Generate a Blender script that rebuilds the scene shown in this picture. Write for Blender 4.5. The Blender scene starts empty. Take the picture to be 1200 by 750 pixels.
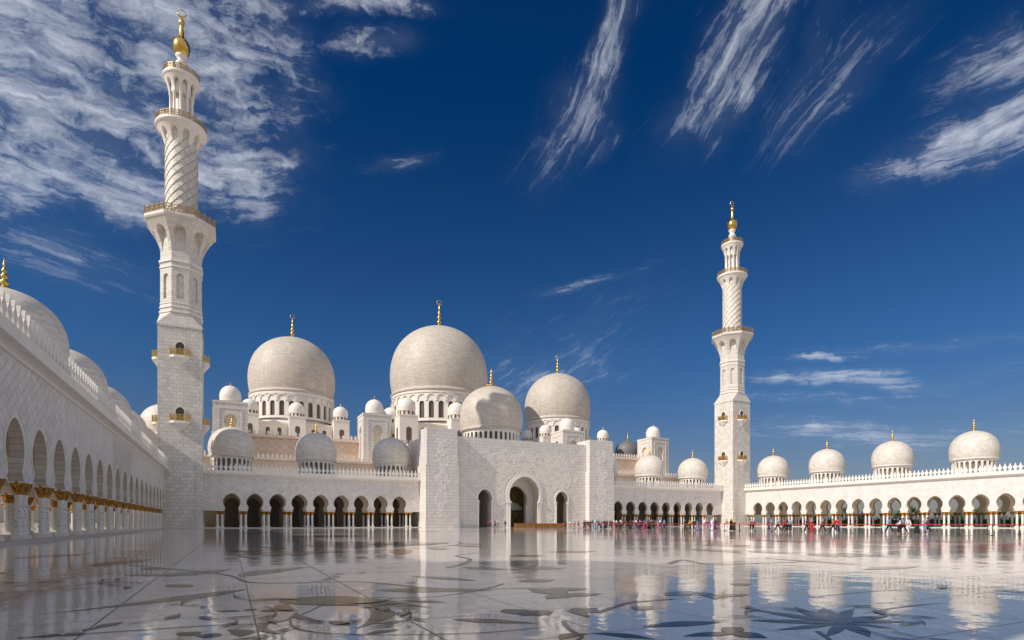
import bpy, math, random
from mathutils import Vector, Matrix
rad = math.radians; PI = math.pi
sin, cos, tan, sqrt = math.sin, math.cos, math.tan, math.sqrt
random.seed(11)
S = bpy.context.scene
COL = S.collection

# ---------------------------------------------------------------- camera
F_PX, HORIZON, CAM_H = 665.0, 612.5, 1.2
YAW = math.atan(330.0 / F_PX)
cam_data = bpy.data.cameras.new('camera')
cam_data.sensor_width = 36.0
cam_data.lens = F_PX / 1200.0 * 36.0
cam_data.shift_y = (HORIZON - 375.0) / 1200.0
cam_data.clip_start = 0.05
cam_data.clip_end = 8000.0
cam = bpy.data.objects.new('camera', cam_data)
cam.location = (0, 0, CAM_H)
cam.rotation_euler = (PI / 2, 0, -YAW)
COL.objects.link(cam)
S.camera = cam
CAMR = Vector((cos(YAW), -sin(YAW), 0)); CAMF = Vector((sin(YAW), cos(YAW), 0)); UP = Vector((0, 0, 1))

def ray(px, py):                      # direction of a photograph pixel
    return (CAMF + CAMR * ((px - 600) / F_PX) + UP * ((HORIZON - py) / F_PX))
def ground(px, py):                   # where that direction meets the floor
    d = ray(px, py); k = CAM_H / -d.z
    return Vector((d.x * k, d.y * k, 0))
def at_x(px, X):                      # the depth Y at which a column of the photograph meets the line X = const
    d = ray(px, HORIZON)
    return X * d.y / d.x

# ---------------------------------------------------------------- node helper
class G:
    def __init__(s, tree):
        s.t = tree; s.n = tree.nodes; s.l = tree.links
    def new(s, ty, **k):
        n = s.n.new(ty)
        for a, b in k.items(): setattr(n, a, b)
        return n
    def put(s, sock, v):
        if isinstance(v, bpy.types.NodeSocket): s.l.new(v, sock)
        elif v is not None:
            if hasattr(sock.default_value, '__len__') and isinstance(v, (tuple, list)) and len(sock.default_value) == 4 and len(v) == 3:
                v = (*v, 1)
            sock.default_value = v
    def m(s, op, a, b=None, c=None, cl=False):
        n = s.new('ShaderNodeMath', operation=op, use_clamp=cl)
        s.put(n.inputs[0], a); s.put(n.inputs[1], b)
        if c is not None: s.put(n.inputs[2], c)
        return n.outputs[0]
    def v(s, op, a, b=None):
        n = s.new('ShaderNodeVectorMath', operation=op)
        s.put(n.inputs[0], a)
        if b is not None: s.put(n.inputs[1], b)
        return n.outputs['Value'] if op in ('DOT_PRODUCT', 'LENGTH', 'DISTANCE') else n.outputs[0]
    def comb(s, x, y, z=0.0):
        n = s.new('ShaderNodeCombineXYZ')
        for i, q in enumerate((x, y, z)): s.put(n.inputs[i], q)
        return n.outputs[0]
    def sep(s, vec):
        n = s.new('ShaderNodeSeparateXYZ'); s.put(n.inputs[0], vec)
        return n.outputs[0], n.outputs[1], n.outputs[2]
    def noise(s, vec, scale, detail=3.0, rough=0.55, dist=0.0, col=False):
        n = s.new('ShaderNodeTexNoise')
        s.put(n.inputs['Vector'], vec); n.inputs['Scale'].default_value = scale
        n.inputs['Detail'].default_value = detail; n.inputs['Roughness'].default_value = rough
        n.inputs['Distortion'].default_value = dist
        return n.outputs['Color'] if col else n.outputs['Fac']
    def mapr(s, val, a, b, c=0.0, d=1.0, smooth=False):
        n = s.new('ShaderNodeMapRange')
        if smooth: n.interpolation_type = 'SMOOTHSTEP'
        s.put(n.inputs[0], val)
        for i, q in enumerate((a, b, c, d)): s.put(n.inputs[i + 1], q)
        return n.outputs[0]
    def mix(s, fac, a, b, blend='MIX'):
        n = s.new('ShaderNodeMix', data_type='RGBA', blend_type=blend)
        s.put(n.inputs[0], fac); s.put(n.inputs[6], a); s.put(n.inputs[7], b)
        return n.outputs[2]
    def bump(s, h, strength, dist):
        n = s.new('ShaderNodeBump'); s.put(n.inputs['Height'], h)
        n.inputs['Strength'].default_value = strength; n.inputs['Distance'].default_value = dist
        return n.outputs[0]
    def grey(s, v): return s.comb(v, v, v)

# ---------------------------------------------------------------- world: sky with cirrus
SUN_TRAVEL = Vector((1.0, 0.14, -0.81)).normalized()
to_sun = -SUN_TRAVEL
SUN_EL = math.asin(to_sun.z)
SUN_AZ = math.atan2(to_sun.x, to_sun.y) % (2 * PI)      # clockwise from +Y

world = bpy.data.worlds.new('World'); S.world = world
world.use_nodes = True
g = G(world.node_tree); g.n.clear()
sky = g.new('ShaderNodeTexSky', sky_type='NISHITA')
sky.sun_disc = False; sky.sun_elevation = SUN_EL; sky.sun_rotation = SUN_AZ
sky.air_density = 1.0; sky.dust_density = 0.6; sky.ozone_density = 2.5; sky.altitude = 0
DIR = g.new('ShaderNodeTexCoord').outputs['Generated']
dz = g.sep(DIR)[2]
# polarised look: deeper and bluer away from the horizon
tint = g.mix(g.mapr(dz, 0.0, 0.30, 0, 1, True), (0.40, 0.385, 0.46), (0.19, 0.41, 0.65))
tint = g.mix(g.mapr(dz, 0.20, 0.66, 0, 1, True), tint, (0.005, 0.23, 0.50))
base = g.mix(1.0, sky.outputs[0], tint, 'MULTIPLY')

# one common warp, one common pair of strand noises: every bank only chooses the frame they are read in
WARP = g.noise(DIR, 4.2, 6.0, 0.62, 0.0, True)
wx, wy, wz = g.sep(g.v('SUBTRACT', WARP, (0.5, 0.5, 0.5)))
def frame(p0, p1):
    d0, d1 = ray(*p0).normalized(), ray(*p1).normalized()
    c = ((d0 + d1) / 2).normalized(); a = d1 - d0; L = a.length / 2; a = (a - c * a.dot(c)).normalized(); b = c.cross(a)
    return c, a, b, L
def bank(p0, p1, half, dens, along, across, seed, masks, curve=0.0, k=0.30):
    """a bank of cirrus: frame along its strands, and soft elliptical masks (centre s, t, radii) in units of half length and half width"""
    c, a, b, L = frame(p0, p1)
    q = ray((p0[0] + p1[0]) / 2, (p0[1] + p1[1]) / 2); w = half / F_PX / q.length
    dc = g.m('MAXIMUM', g.v('DOT_PRODUCT', DIR, tuple(c)), 0.03)
    s_ = g.m('DIVIDE', g.m('DIVIDE', g.v('DOT_PRODUCT', DIR, tuple(a)), dc), L)
    t_ = g.m('DIVIDE', g.m('DIVIDE', g.v('DOT_PRODUCT', DIR, tuple(b)), dc), w)
    if curve: t_ = g.m('ADD', t_, g.m('MULTIPLY', g.m('MULTIPLY', s_, s_), curve))
    m_ = None
    sw = g.m('MULTIPLY_ADD', wx, 2.3, s_); tw = g.m('MULTIPLY_ADD', wy, 2.0 + 0.07 / w, t_)
    for (cs, ct, rs, rt, dn) in masks:
        e1 = g.m('DIVIDE', g.m('SUBTRACT', sw, cs), rs); e2 = g.m('DIVIDE', g.m('SUBTRACT', tw, ct), rt)
        r2 = g.m('ADD', g.m('MULTIPLY', e1, e1), g.m('MULTIPLY', e2, e2))
        x = g.m('MULTIPLY', g.m('POWER', 2.718, g.m('MULTIPLY', r2, -1.25)), dn * dens)
        m_ = x if m_ is None else g.m('MAXIMUM', m_, x)
    fs = g.m('MULTIPLY', s_, L * along); ft = g.m('MULTIPLY', t_, w * across)
    return m_, g.comb(fs, ft, seed)
BANKS = [
    bank((-160, 40), (380, 150), 100, .95, 2.5, 9.5, 1.0, [(-.35, -.1, .75, 1.35, 1.0), (.42, -.55, .42, 1.15, .95), (.28, .75, .55, .75, .95), (-.45, 1.15, .60, .55, .9), (.55, -1.5, .40, .50, .75), (-.3, -1.3, .6, .9, .85)], 0.12),
    bank((330, 0), (500, 6), 14, .9, 3.2, 11.0, 4.0, [(0, 0, 1, 1, 1.0), (.0, 2.6, .75, 1.3, .62)], 0.0),
    bank((650, 212), (748, -70), 30, .80, 2.2, 17.0, 6.0, [(.15, .15, .95, .75, 1.0), (-.45, .1, .5, 1.25, .75), (-.55, 1.5, .32, .5, .4)], 0.55),
    bank((770, 235), (960, -70), 52, .74, 2.2, 15.0, 7.0, [(.2, 0, .9, .85, 1.0), (-.45, -.1, .5, .9, .6), (.2, 1.5, .8, .6, .45)], 0.35),
    bank((880, 215), (1090, -20), 40, .42, 2.2, 17.0, 8.0, [(0, 0, 1, .9, .9)], -0.2),
    bank((1010, 208), (1300, 88), 46, 1.0, 2.6, 14.0, 9.0, [(.25, .1, .85, .75, 1.0), (-.4, .3, .6, .6, .75), (.45, -1.2, .6, .8, .7)], 0.2),
    bank((860, 450), (1160, 442), 15, .85, 2.4, 26.0, 11.0, [(0, 0, 1, .8, 1.0), (-.1, -1.8, .3, .5, 1.0), (.1, 4.2, 1.3, 1.3, .75), (.5, -2.3, .9, .5, .5), (-.2, 1.6, 1.3, .6, .5)], 0.0),
    bank((620, 347), (745, 323), 7, .45, 2.6, 26.0, 13.0, [(0, 0, 1, 1, 1.0)], 0.0),
    bank((420, 206), (520, 197), 10, .45, 2.6, 20.0, 16.0, [(0, 0, 1, 1, 1.0)], 0.3),
    bank((-70, 258), (210, 345), 40, .42, 2.6, 18.0, 18.0, [(0, 0, 1, 1, 1.0)], 0.0),
    bank((570, 490), (760, 370), 56, .42, 2.4, 16.0, 19.0, [(0, 0, 1, 1, 1.0)], 0.0),
]
mask, vec = BANKS[0]
for m2_, v2_ in BANKS[1:]:
    sel = g.m('GREATER_THAN', m2_, mask)
    vec = g.mix(sel, vec, v2_); mask = g.m('MAXIMUM', mask, m2_)
vx, vy, vz = g.sep(vec)
vx = g.m('MULTIPLY_ADD', wz, 0.55, vx); vy = g.m('MULTIPLY_ADD', wx, 0.85, vy)
strand = g.noise(g.comb(vx, vy, vz), 5.0, 10.0, 0.70, 0.35)
curl = g.noise(g.comb(g.m('MULTIPLY', vx, 2.2), g.m('MULTIPLY', vy, 0.8), vz), 4.0, 6.0, 0.62, 0.7)
f_ = g.m('ADD', g.m('MULTIPLY', strand, 0.68), g.m('MULTIPLY', curl, 0.32))
# where a bank thins out only its strongest strands remain
f_ = g.m('MULTIPLY_ADD', g.m('SUBTRACT', mask, 1.0), 0.20, f_)
strands = g.mapr(f_, 0.37, 0.68, 0, 1.0)
veil = g.m('MULTIPLY', g.m('POWER', mask, 1.6), 0.15)
cov = g.m('MULTIPLY_ADD', strands, g.mapr(mask, 0.03, 0.60, 0.05, 0.92, True), veil, cl=True)
cov = g.m('MULTIPLY', cov, g.mapr(mask, 0.015, 0.06, 0, 1))
# extra cirrus added out of view, overhead and behind, to whiten the ambient light
cen = ray(600, 240).normalized()
hz = g.m('ADD', g.m('MAXIMUM', dz, 0.0), 0.12)
dx_, dy_, _ = g.sep(DIR)
pu, pv = g.m('DIVIDE', dx_, hz), g.m('DIVIDE', dy_, hz)
cn = g.noise(g.comb(g.m('MULTIPLY', pu, 2.2), g.m('MULTIPLY', pv, 0.8), 2.0), 1.0, 6.0, 0.62, 0.8)
rest = g.m('MULTIPLY', g.mapr(cn, 0.33, 0.62, 0.10, 1.0), g.mapr(g.v('DOT_PRODUCT', DIR, tuple(cen)), 0.60, 0.42, 0, 1, True))
rest = g.m('MULTIPLY', rest, g.mapr(dz, 0.0, 0.12, 0, 1, True))
cov = g.m('MAXIMUM', cov, rest)
bg = g.new('ShaderNodeBackground')
CLOUD = 7.4
SKYCOL = g.mix(cov, base, (CLOUD * 0.92, CLOUD * 0.98, CLOUD * 1.10))
g.put(bg.inputs['Color'], SKYCOL)
bg.inputs['Strength'].default_value = 0.10
g.l.new(bg.outputs[0], g.new('ShaderNodeOutputWorld').inputs['Surface'])
world.cycles.sampling_method = 'MANUAL'; world.cycles.sample_map_resolution = 512

# ---------------------------------------------------------------- sun and exposure
sl = bpy.data.lights.new('sun', 'SUN'); sl.energy = 4.1; sl.angle = rad(0.53); sl.color = (1.0, 0.92, 0.82)
so = bpy.data.objects.new('sun', sl); so.location = (-60, -20, 90)
so.rotation_euler = SUN_TRAVEL.to_track_quat('-Z', 'Y').to_euler(); COL.objects.link(so)
S.view_settings.view_transform = 'Standard'; S.view_settings.look = 'None'
S.view_settings.exposure = 0.0; S.view_settings.gamma = 1.0
S.view_settings.use_curve_mapping = False

# ---------------------------------------------------------------- materials
M = {}
def mat(name, fn):
    m = bpy.data.materials.new(name); m.use_nodes = True
    q = G(m.node_tree); q.n.clear()
    b = q.new('ShaderNodeBsdfPrincipled'); o = q.new('ShaderNodeOutputMaterial')
    q.l.new(b.outputs[0], o.inputs[0])
    fn(q, b); M[name] = m
    return m
def pos(q):
    return q.new('ShaderNodeNewGeometry').outputs['Position']
def wallco(q):
    x, y, z = q.sep(pos(q))
    return q.m('ADD', x, y), z
def uvco(q):
    x, y, z = q.sep(q.new('ShaderNodeTexCoord').outputs['UV'])
    return x, y
def setp(q, b, col, rough=0.5, metal=0.0, normal=None, spec=None):
    q.put(b.inputs['Base Color'], col); q.put(b.inputs['Roughness'], rough); q.put(b.inputs['Metallic'], metal)
    if normal is not None: q.put(b.inputs['Normal'], normal)
    if spec is not None: q.put(b.inputs['Specular IOR Level'], spec)

def plain(name, col, rough=0.5, metal=0.0, var=0.10, scale=3.0):
    def fn(q, b):
        n = q.noise(pos(q), scale, 4)
        c = q.mix(1.0, col, q.grey(q.mapr(n, 0.3, 0.7, 1 - var, 1 + var * 0.4)), 'MULTIPLY')
        setp(q, b, c, rough, metal)
    return mat(name, fn)

def blocks(name, col, bw, bh, var=0.16, mortar=0.018, dark=0.55, uv=False, rough=0.5, offset=0.5, stain=0.12):
    def fn(q, b):
        u, v = uvco(q) if uv else wallco(q)
        bt = q.new('ShaderNodeTexBrick'); bt.offset = offset
        q.put(bt.inputs['Vector'], q.comb(u, v, 0))
        for k, x in (('Scale', 1.0), ('Mortar Size', mortar), ('Mortar Smooth', 0.2), ('Bias', 0.0), ('Brick Width', bw), ('Row Height', bh)):
            bt.inputs[k].default_value = x
        bt.inputs['Color1'].default_value = (1, 1, 1, 1); bt.inputs['Color2'].default_value = (1 - var, 1 - var, 1 - var * 0.95, 1)
        bt.inputs['Mortar'].default_value = (dark, dark * 0.95, dark * 0.88, 1)
        vein = q.noise(pos(q), 1.7, 6, 0.62, 0.6)
        st = q.noise(q.comb(q.m('MULTIPLY', u, 0.9), q.m('MULTIPLY', v, 0.09), 0), 1.0, 5, 0.6)
        c = q.mix(1.0, col, bt.outputs['Color'], 'MULTIPLY')
        c = q.mix(1.0, c, q.grey(q.mapr(vein, 0.3, 0.72, 0.90, 1.05)), 'MULTIPLY')
        c = q.mix(1.0, c, q.grey(q.mapr(st, 0.3, 0.7, 1 - stain, 1.04)), 'MULTIPLY')
        n = q.bump(q.m('SUBTRACT', 1.0, bt.outputs['Fac']), 0.6, 0.02)
        setp(q, b, c, rough, 0, n)
    return mat(name, fn)

def diamonds(name, col, w, h, var=0.13, dark=0.62, line=0.035, stain=0.10):
    def fn(q, b):
        u, v = wallco(q)
        a = q.m('ADD', q.m('DIVIDE', u, w), q.m('DIVIDE', v, h)); d = q.m('SUBTRACT', q.m('DIVIDE', u, w), q.m('DIVIDE', v, h))
        fa, fd = q.m('FRACT', a), q.m('FRACT', d)
        e = q.m('MINIMUM', q.m('MINIMUM', fa, q.m('SUBTRACT', 1.0, fa)), q.m('MINIMUM', fd, q.m('SUBTRACT', 1.0, fd)))
        j = q.mapr(e, line * 0.4, line, 0, 1, True)
        wn = q.new('ShaderNodeTexWhiteNoise', noise_dimensions='2D')
        q.put(wn.inputs['Vector'], q.comb(q.m('FLOOR', a), q.m('FLOOR', d), 0))
        vein = q.noise(pos(q), 1.1, 6, 0.62, 0.6)
        st = q.noise(q.comb(q.m('MULTIPLY', u, 0.7), q.m('MULTIPLY', v, 0.1), 0), 1.0, 5, 0.6)
        tone = q.m('MULTIPLY', q.mapr(wn.outputs['Value'], 0, 1, 1 - var, 1.03), q.m('MULTIPLY', q.mapr(vein, 0.3, 0.72, 0.93, 1.04), q.mapr(st, 0.3, 0.7, 1 - stain, 1.03)))
        tone = q.m('MULTIPLY', tone, q.mapr(j, 0, 1, dark, 1.0))
        setp(q, b, q.mix(1.0, col, q.grey(tone), 'MULTIPLY'), 0.42, 0, q.bump(j, 0.5, 0.02))
    return mat(name, fn)

WHITE = (0.80, 0.765, 0.72)
plain('marble', (0.81, 0.76, 0.69), 0.42, 0, 0.08, 0.9)
plain('marble_step', (0.62, 0.56, 0.50), 0.30, 0, 0.10, 0.9)
plain('turret_marble', (0.81, 0.755, 0.68), 0.45, 0, 0.06, 1.5)
blocks('minaret_block', (0.79, 0.735, 0.665), 1.15, 0.74, 0.18, 0.034, 0.58)
blocks('portal_block', (0.79, 0.735, 0.68), 1.7, 0.78, 0.12, 0.030, 0.62)
blocks('octagon_block', (0.78, 0.725, 0.65), 0.9, 0.5, 0.16, 0.02, 0.6)
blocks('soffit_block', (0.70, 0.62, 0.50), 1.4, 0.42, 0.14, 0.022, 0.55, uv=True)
blocks('dome_course', (0.685, 0.605, 0.515), 1.6, 0.55, 0.18, 0.04, 0.58, uv=True, rough=0.55, stain=0.10)
blocks('small_dome_course', (0.79, 0.725, 0.64), 0.9, 0.36, 0.20, 0.016, 0.75, uv=True, rough=0.5, stain=0.10)
blocks('spiral_block', (0.79, 0.73, 0.645), 1.2, 0.6, 0.13, 0.02, 0.62, uv=True)
blocks('grey_dome_course', (0.20, 0.20, 0.205), 0.8, 0.3, 0.2, 0.02, 0.6, uv=True)
diamonds('arcade_tile', (0.79, 0.735, 0.69), 1.10, 0.80, 0.12)
diamonds('hall_tile', (0.76, 0.60, 0.47), 2.3, 1.9, 0.10, 0.70, 0.05)
plain('hall_stone', (0.78, 0.63, 0.51), 0.55, 0, 0.08, 0.7)
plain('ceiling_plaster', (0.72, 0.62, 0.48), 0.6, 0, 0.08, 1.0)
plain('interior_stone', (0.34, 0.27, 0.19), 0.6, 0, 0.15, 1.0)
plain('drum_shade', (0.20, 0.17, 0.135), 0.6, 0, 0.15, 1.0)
plain('gold', (0.80, 0.50, 0.13), 0.28, 1.0, 0.25, 3.0)
def capgold(q, b):
    p = pos(q)
    x, y, z = q.sep(p)
    w = q.noise(q.comb(q.m('MULTIPLY', x, 1), q.m('MULTIPLY', y, 1), q.m('MULTIPLY', z, 0.5)), 9.0, 4, 0.6)
    c = q.mix(q.mapr(w, 0.38, 0.68), (0.20, 0.07, 0.010), (0.72, 0.38, 0.06))
    setp(q, b, c, 0.36, 0.75, q.bump(w, 0.8, 0.05))
mat('capital_gold', capgold)
plain('rail_bronze', (0.45, 0.29, 0.10), 0.4, 0.55, 0.25, 4.0)
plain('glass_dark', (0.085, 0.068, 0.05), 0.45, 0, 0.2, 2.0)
def lattice(q, b):
    u, v = wallco(q)
    a = q.m('FRACT', q.m('MULTIPLY', q.m('ADD', u, v), 2.2)); d = q.m('FRACT', q.m('MULTIPLY', q.m('SUBTRACT', u, v), 2.2))
    e = q.m('MINIMUM', q.m('ABSOLUTE', q.m('SUBTRACT', a, 0.5)), q.m('ABSOLUTE', q.m('SUBTRACT', d, 0.5)))
    setp(q, b, q.mix(q.mapr(e, 0.06, 0.12), (0.24, 0.19, 0.13), (0.045, 0.038, 0.030)), 0.35)
mat('window_lattice', lattice)
def goldfloral(q, b):
    p = pos(q)
    w = q.noise(p, 1.8, 6, 0.65, 1.5)
    c = q.mix(q.mapr(w, 0.42, 0.58), (0.05, 0.045, 0.02), (0.42, 0.29, 0.08))
    c = q.mix(q.mapr(q.noise(p, 3.1, 4, 0.6, 1.0), 0.56, 0.66), c, (0.16, 0.20, 0.09))
    setp(q, b, c, 0.25, 0.3)
mat('gold_floral_glass', goldfloral)
def canopy(q, b):
    w = q.noise(pos(q), 2.4, 4, 0.6, 1.2)
    setp(q, b, q.mix(q.mapr(w, 0.45, 0.55), (0.20, 0.30, 0.18), (0.72, 0.74, 0.62)), 0.3)
mat('floral_canopy', canopy)
def column_inlay(q, b):
    x, y, z = q.sep(q.new('ShaderNodeTexCoord').outputs['Object'])
    ang = q.m('MULTIPLY', q.m('ARCTAN2', y, x), 0.24)
    vr = q.new('ShaderNodeTexVoronoi'); vr.inputs['Scale'].default_value = 7.5; vr.inputs['Randomness'].default_value = 0.75
    q.put(vr.inputs['Vector'], q.comb(ang, z, 0))
    spot = q.mapr(vr.outputs['Distance'], 0.24, 0.34, 1, 0)
    vine = q.m('ABSOLUTE', q.m('SUBTRACT', ang, q.m('MULTIPLY', q.m('SINE', q.m('MULTIPLY', z, 5.0)), 0.09)))
    spot = q.m('MAXIMUM', spot, q.mapr(vine, 0.010, 0.022, 0.8, 0))
    spot = q.m('MULTIPLY', spot, q.m('MULTIPLY', q.mapr(z, 2.2, 2.9, 1, 0), q.mapr(z, 0.32, 0.40, 0, 1)))
    n = q.noise(pos(q), 2.0, 3)
    c = q.mix(spot, q.mix(n, (0.82, 0.78, 0.71), (0.76, 0.72, 0.66)), q.mix(q.mapr(q.noise(pos(q), 5, 1), 0.45, 0.55), (0.055, 0.05, 0.05), (0.16, 0.09, 0.06)))
    setp(q, b, c, 0.22)
mat('inlaid_marble', column_inlay)

def floor_mat(q, b):
    p = pos(q); x, y, z = q.sep(p)
    # broad slabs, slightly out of plane with each other
    u, v = q.m('DIVIDE', x, 1.70), q.m('DIVIDE', y, 1.70)
    wn = q.new('ShaderNodeTexWhiteNoise', noise_dimensions='2D')
    q.put(wn.inputs['Vector'], q.comb(q.m('FLOOR', q.m('ADD', u, 0.84)), q.m('FLOOR', v), 0))
    vr = q.new('ShaderNodeTexVoronoi', feature='DISTANCE_TO_EDGE'); vr.inputs['Scale'].default_value = 22.0
    q.put(vr.inputs['Vector'], q.comb(x, y, 0))
    vc = q.new('ShaderNodeTexVoronoi'); vc.inputs['Scale'].default_value = 22.0
    q.put(vc.inputs['Vector'], q.comb(x, y, 0))
    mosaic = q.sep(vc.outputs['Color'])[0]
    grout = q.m('MULTIPLY', q.mapr(vr.outputs['Distance'], 0.0, 0.06, 1, 0), 0.8)
    big = q.noise(p, 0.35, 5, 0.6, 0.4)
    tone = q.m('MULTIPLY', q.mapr(wn.outputs['Value'], 0, 1, 0.90, 1.04), q.mapr(big, 0.3, 0.7, 0.88, 1.06))
    tone = q.m('MULTIPLY', tone, q.mapr(mosaic, 0, 1, 0.88, 1.06))
    tone = q.m('MULTIPLY', tone, q.mapr(grout, 0, 1, 1.0, 0.72))
    c = q.mix(1.0, FLOOR_COL, q.grey(tone), 'MULTIPLY')
    # gentle unevenness of the polish: slow waves and tilted slabs
    w1 = q.noise(q.comb(x, y, 0), 0.9, 3, 0.5)
    w2 = q.noise(q.comb(x, y, 4), 3.2, 3, 0.55)
    tilt = q.v('SCALE', q.v('SUBTRACT', wn.outputs['Color'], (0.5, 0.5, 0.5)))
    tilt.node.inputs['Scale'].default_value = 0.007
    mt = q.v('SCALE', q.v('SUBTRACT', vc.outputs['Color'], (0.5, 0.5, 0.5)))
    mt.node.inputs['Scale'].default_value = 0.008
    h = q.m('ADD', q.m('MULTIPLY', w1, 1.0), q.m('MULTIPLY', w2, 0.22))
    nb = q.bump(h, 1.0, 0.009)
    nn = q.v('NORMALIZE', q.v('ADD', nb, q.v('MULTIPLY', q.v('ADD', tilt, mt), (1, 1, 0))))
    setp(q, b, c, 0.04, 0, nn)
    b.inputs['IOR'].default_value = 1.54
FLOOR_COL = (0.82, 0.745, 0.685)
mat('polished_marble_floor', floor_mat)
def inlay(name, c1, c2):
    def fn(q, b):
        p = pos(q); x, y, z = q.sep(p)
        n = q.noise(p, 2.2, 5, 0.6, 0.8)
        vr = q.new('ShaderNodeTexVoronoi', feature='DISTANCE_TO_EDGE'); vr.inputs['Scale'].default_value = 14.0
        q.put(vr.inputs['Vector'], q.comb(x, y, 0))
        c = q.mix(q.mapr(n, 0.35, 0.65), c1, c2)
        c = q.mix(1.0, c, q.grey(q.mapr(vr.outputs['Distance'], 0, 0.05, 0.7, 1.0)), 'MULTIPLY')
        setp(q, b, c, 0.10, 0, q.bump(q.noise(q.comb(x, y, 0), 0.9, 3, 0.5), 1.0, 0.007), 0.11)
        b.inputs['IOR'].default_value = 1.40
    mat(name, fn)
inlay('inlay_olive', (0.075, 0.060, 0.014), (0.15, 0.12, 0.04))
inlay('inlay_brown', (0.16, 0.060, 0.018), (0.30, 0.14, 0.055))
inlay('inlay_green', (0.012, 0.022, 0.016), (0.035, 0.045, 0.03))
inlay('inlay_blue', (0.010, 0.020, 0.045), (0.03, 0.045, 0.08))  # blue of the reflected sky put into the stone colour of the right inlays
inlay('inlay_grey', (0.06, 0.06, 0.065), (0.13, 0.125, 0.12))
plain('joint_green', (0.02, 0.05, 0.045), 0.3, 0, 0.2, 2.0)
plain('sand', (0.36, 0.30, 0.22), 0.9, 0, 0.25, 0.05)
plain('wood', (0.42, 0.20, 0.045), 0.45, 0, 0.3, 2.0)
plain('wood_dark', (0.28, 0.12, 0.03), 0.5, 0, 0.3, 2.0)
plain('belt_red', (0.48, 0.025, 0.03), 0.6, 0, 0.15, 2.0)
plain('post_black', (0.02, 0.02, 0.022), 0.35, 0.3, 0.1, 2.0)
plain('skin', (0.42, 0.25, 0.17), 0.5, 0, 0.08, 8.0)
plain('hair', (0.02, 0.015, 0.012), 0.6, 0, 0.2, 20.0)
plain('bark', (0.12, 0.085, 0.055), 0.9, 0, 0.3, 6.0)
def leafmat(name, c1, c2):
    def fn(q, b):
        c = q.mix(q.mapr(q.noise(pos(q), 1.3, 4, 0.6), 0.35, 0.65), c1, c2)
        setp(q, b, c, 0.55)
    mat(name, fn)
leafmat('leaf', (0.06, 0.10, 0.022), (0.12, 0.17, 0.04))
leafmat('leaf_dark', (0.05, 0.09, 0.02), (0.10, 0.15, 0.035))
CLOTH = {'red': (0.42, 0.02, 0.02), 'black': (0.012, 0.012, 0.014), 'purple': (0.11, 0.02, 0.12), 'magenta': (0.30, 0.02, 0.10),
         'pink': (0.50, 0.20, 0.25), 'white': (0.78, 0.77, 0.75), 'light blue': (0.16, 0.32, 0.42), 'navy': (0.02, 0.03, 0.09),
         'grey': (0.28, 0.28, 0.30), 'orange': (0.70, 0.16, 0.04), 'yellow': (0.65, 0.45, 0.05), 'tan': (0.45, 0.33, 0.22),
         'green': (0.05, 0.18, 0.08), 'lilac': (0.28, 0.23, 0.38), 'teal': (0.02, 0.12, 0.14), 'dark brown': (0.07, 0.035, 0.02)}
for k, c in CLOTH.items(): plain('cloth_' + k.replace(' ', '_'), c, 0.85, 0, 0.12, 6.0)

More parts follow.
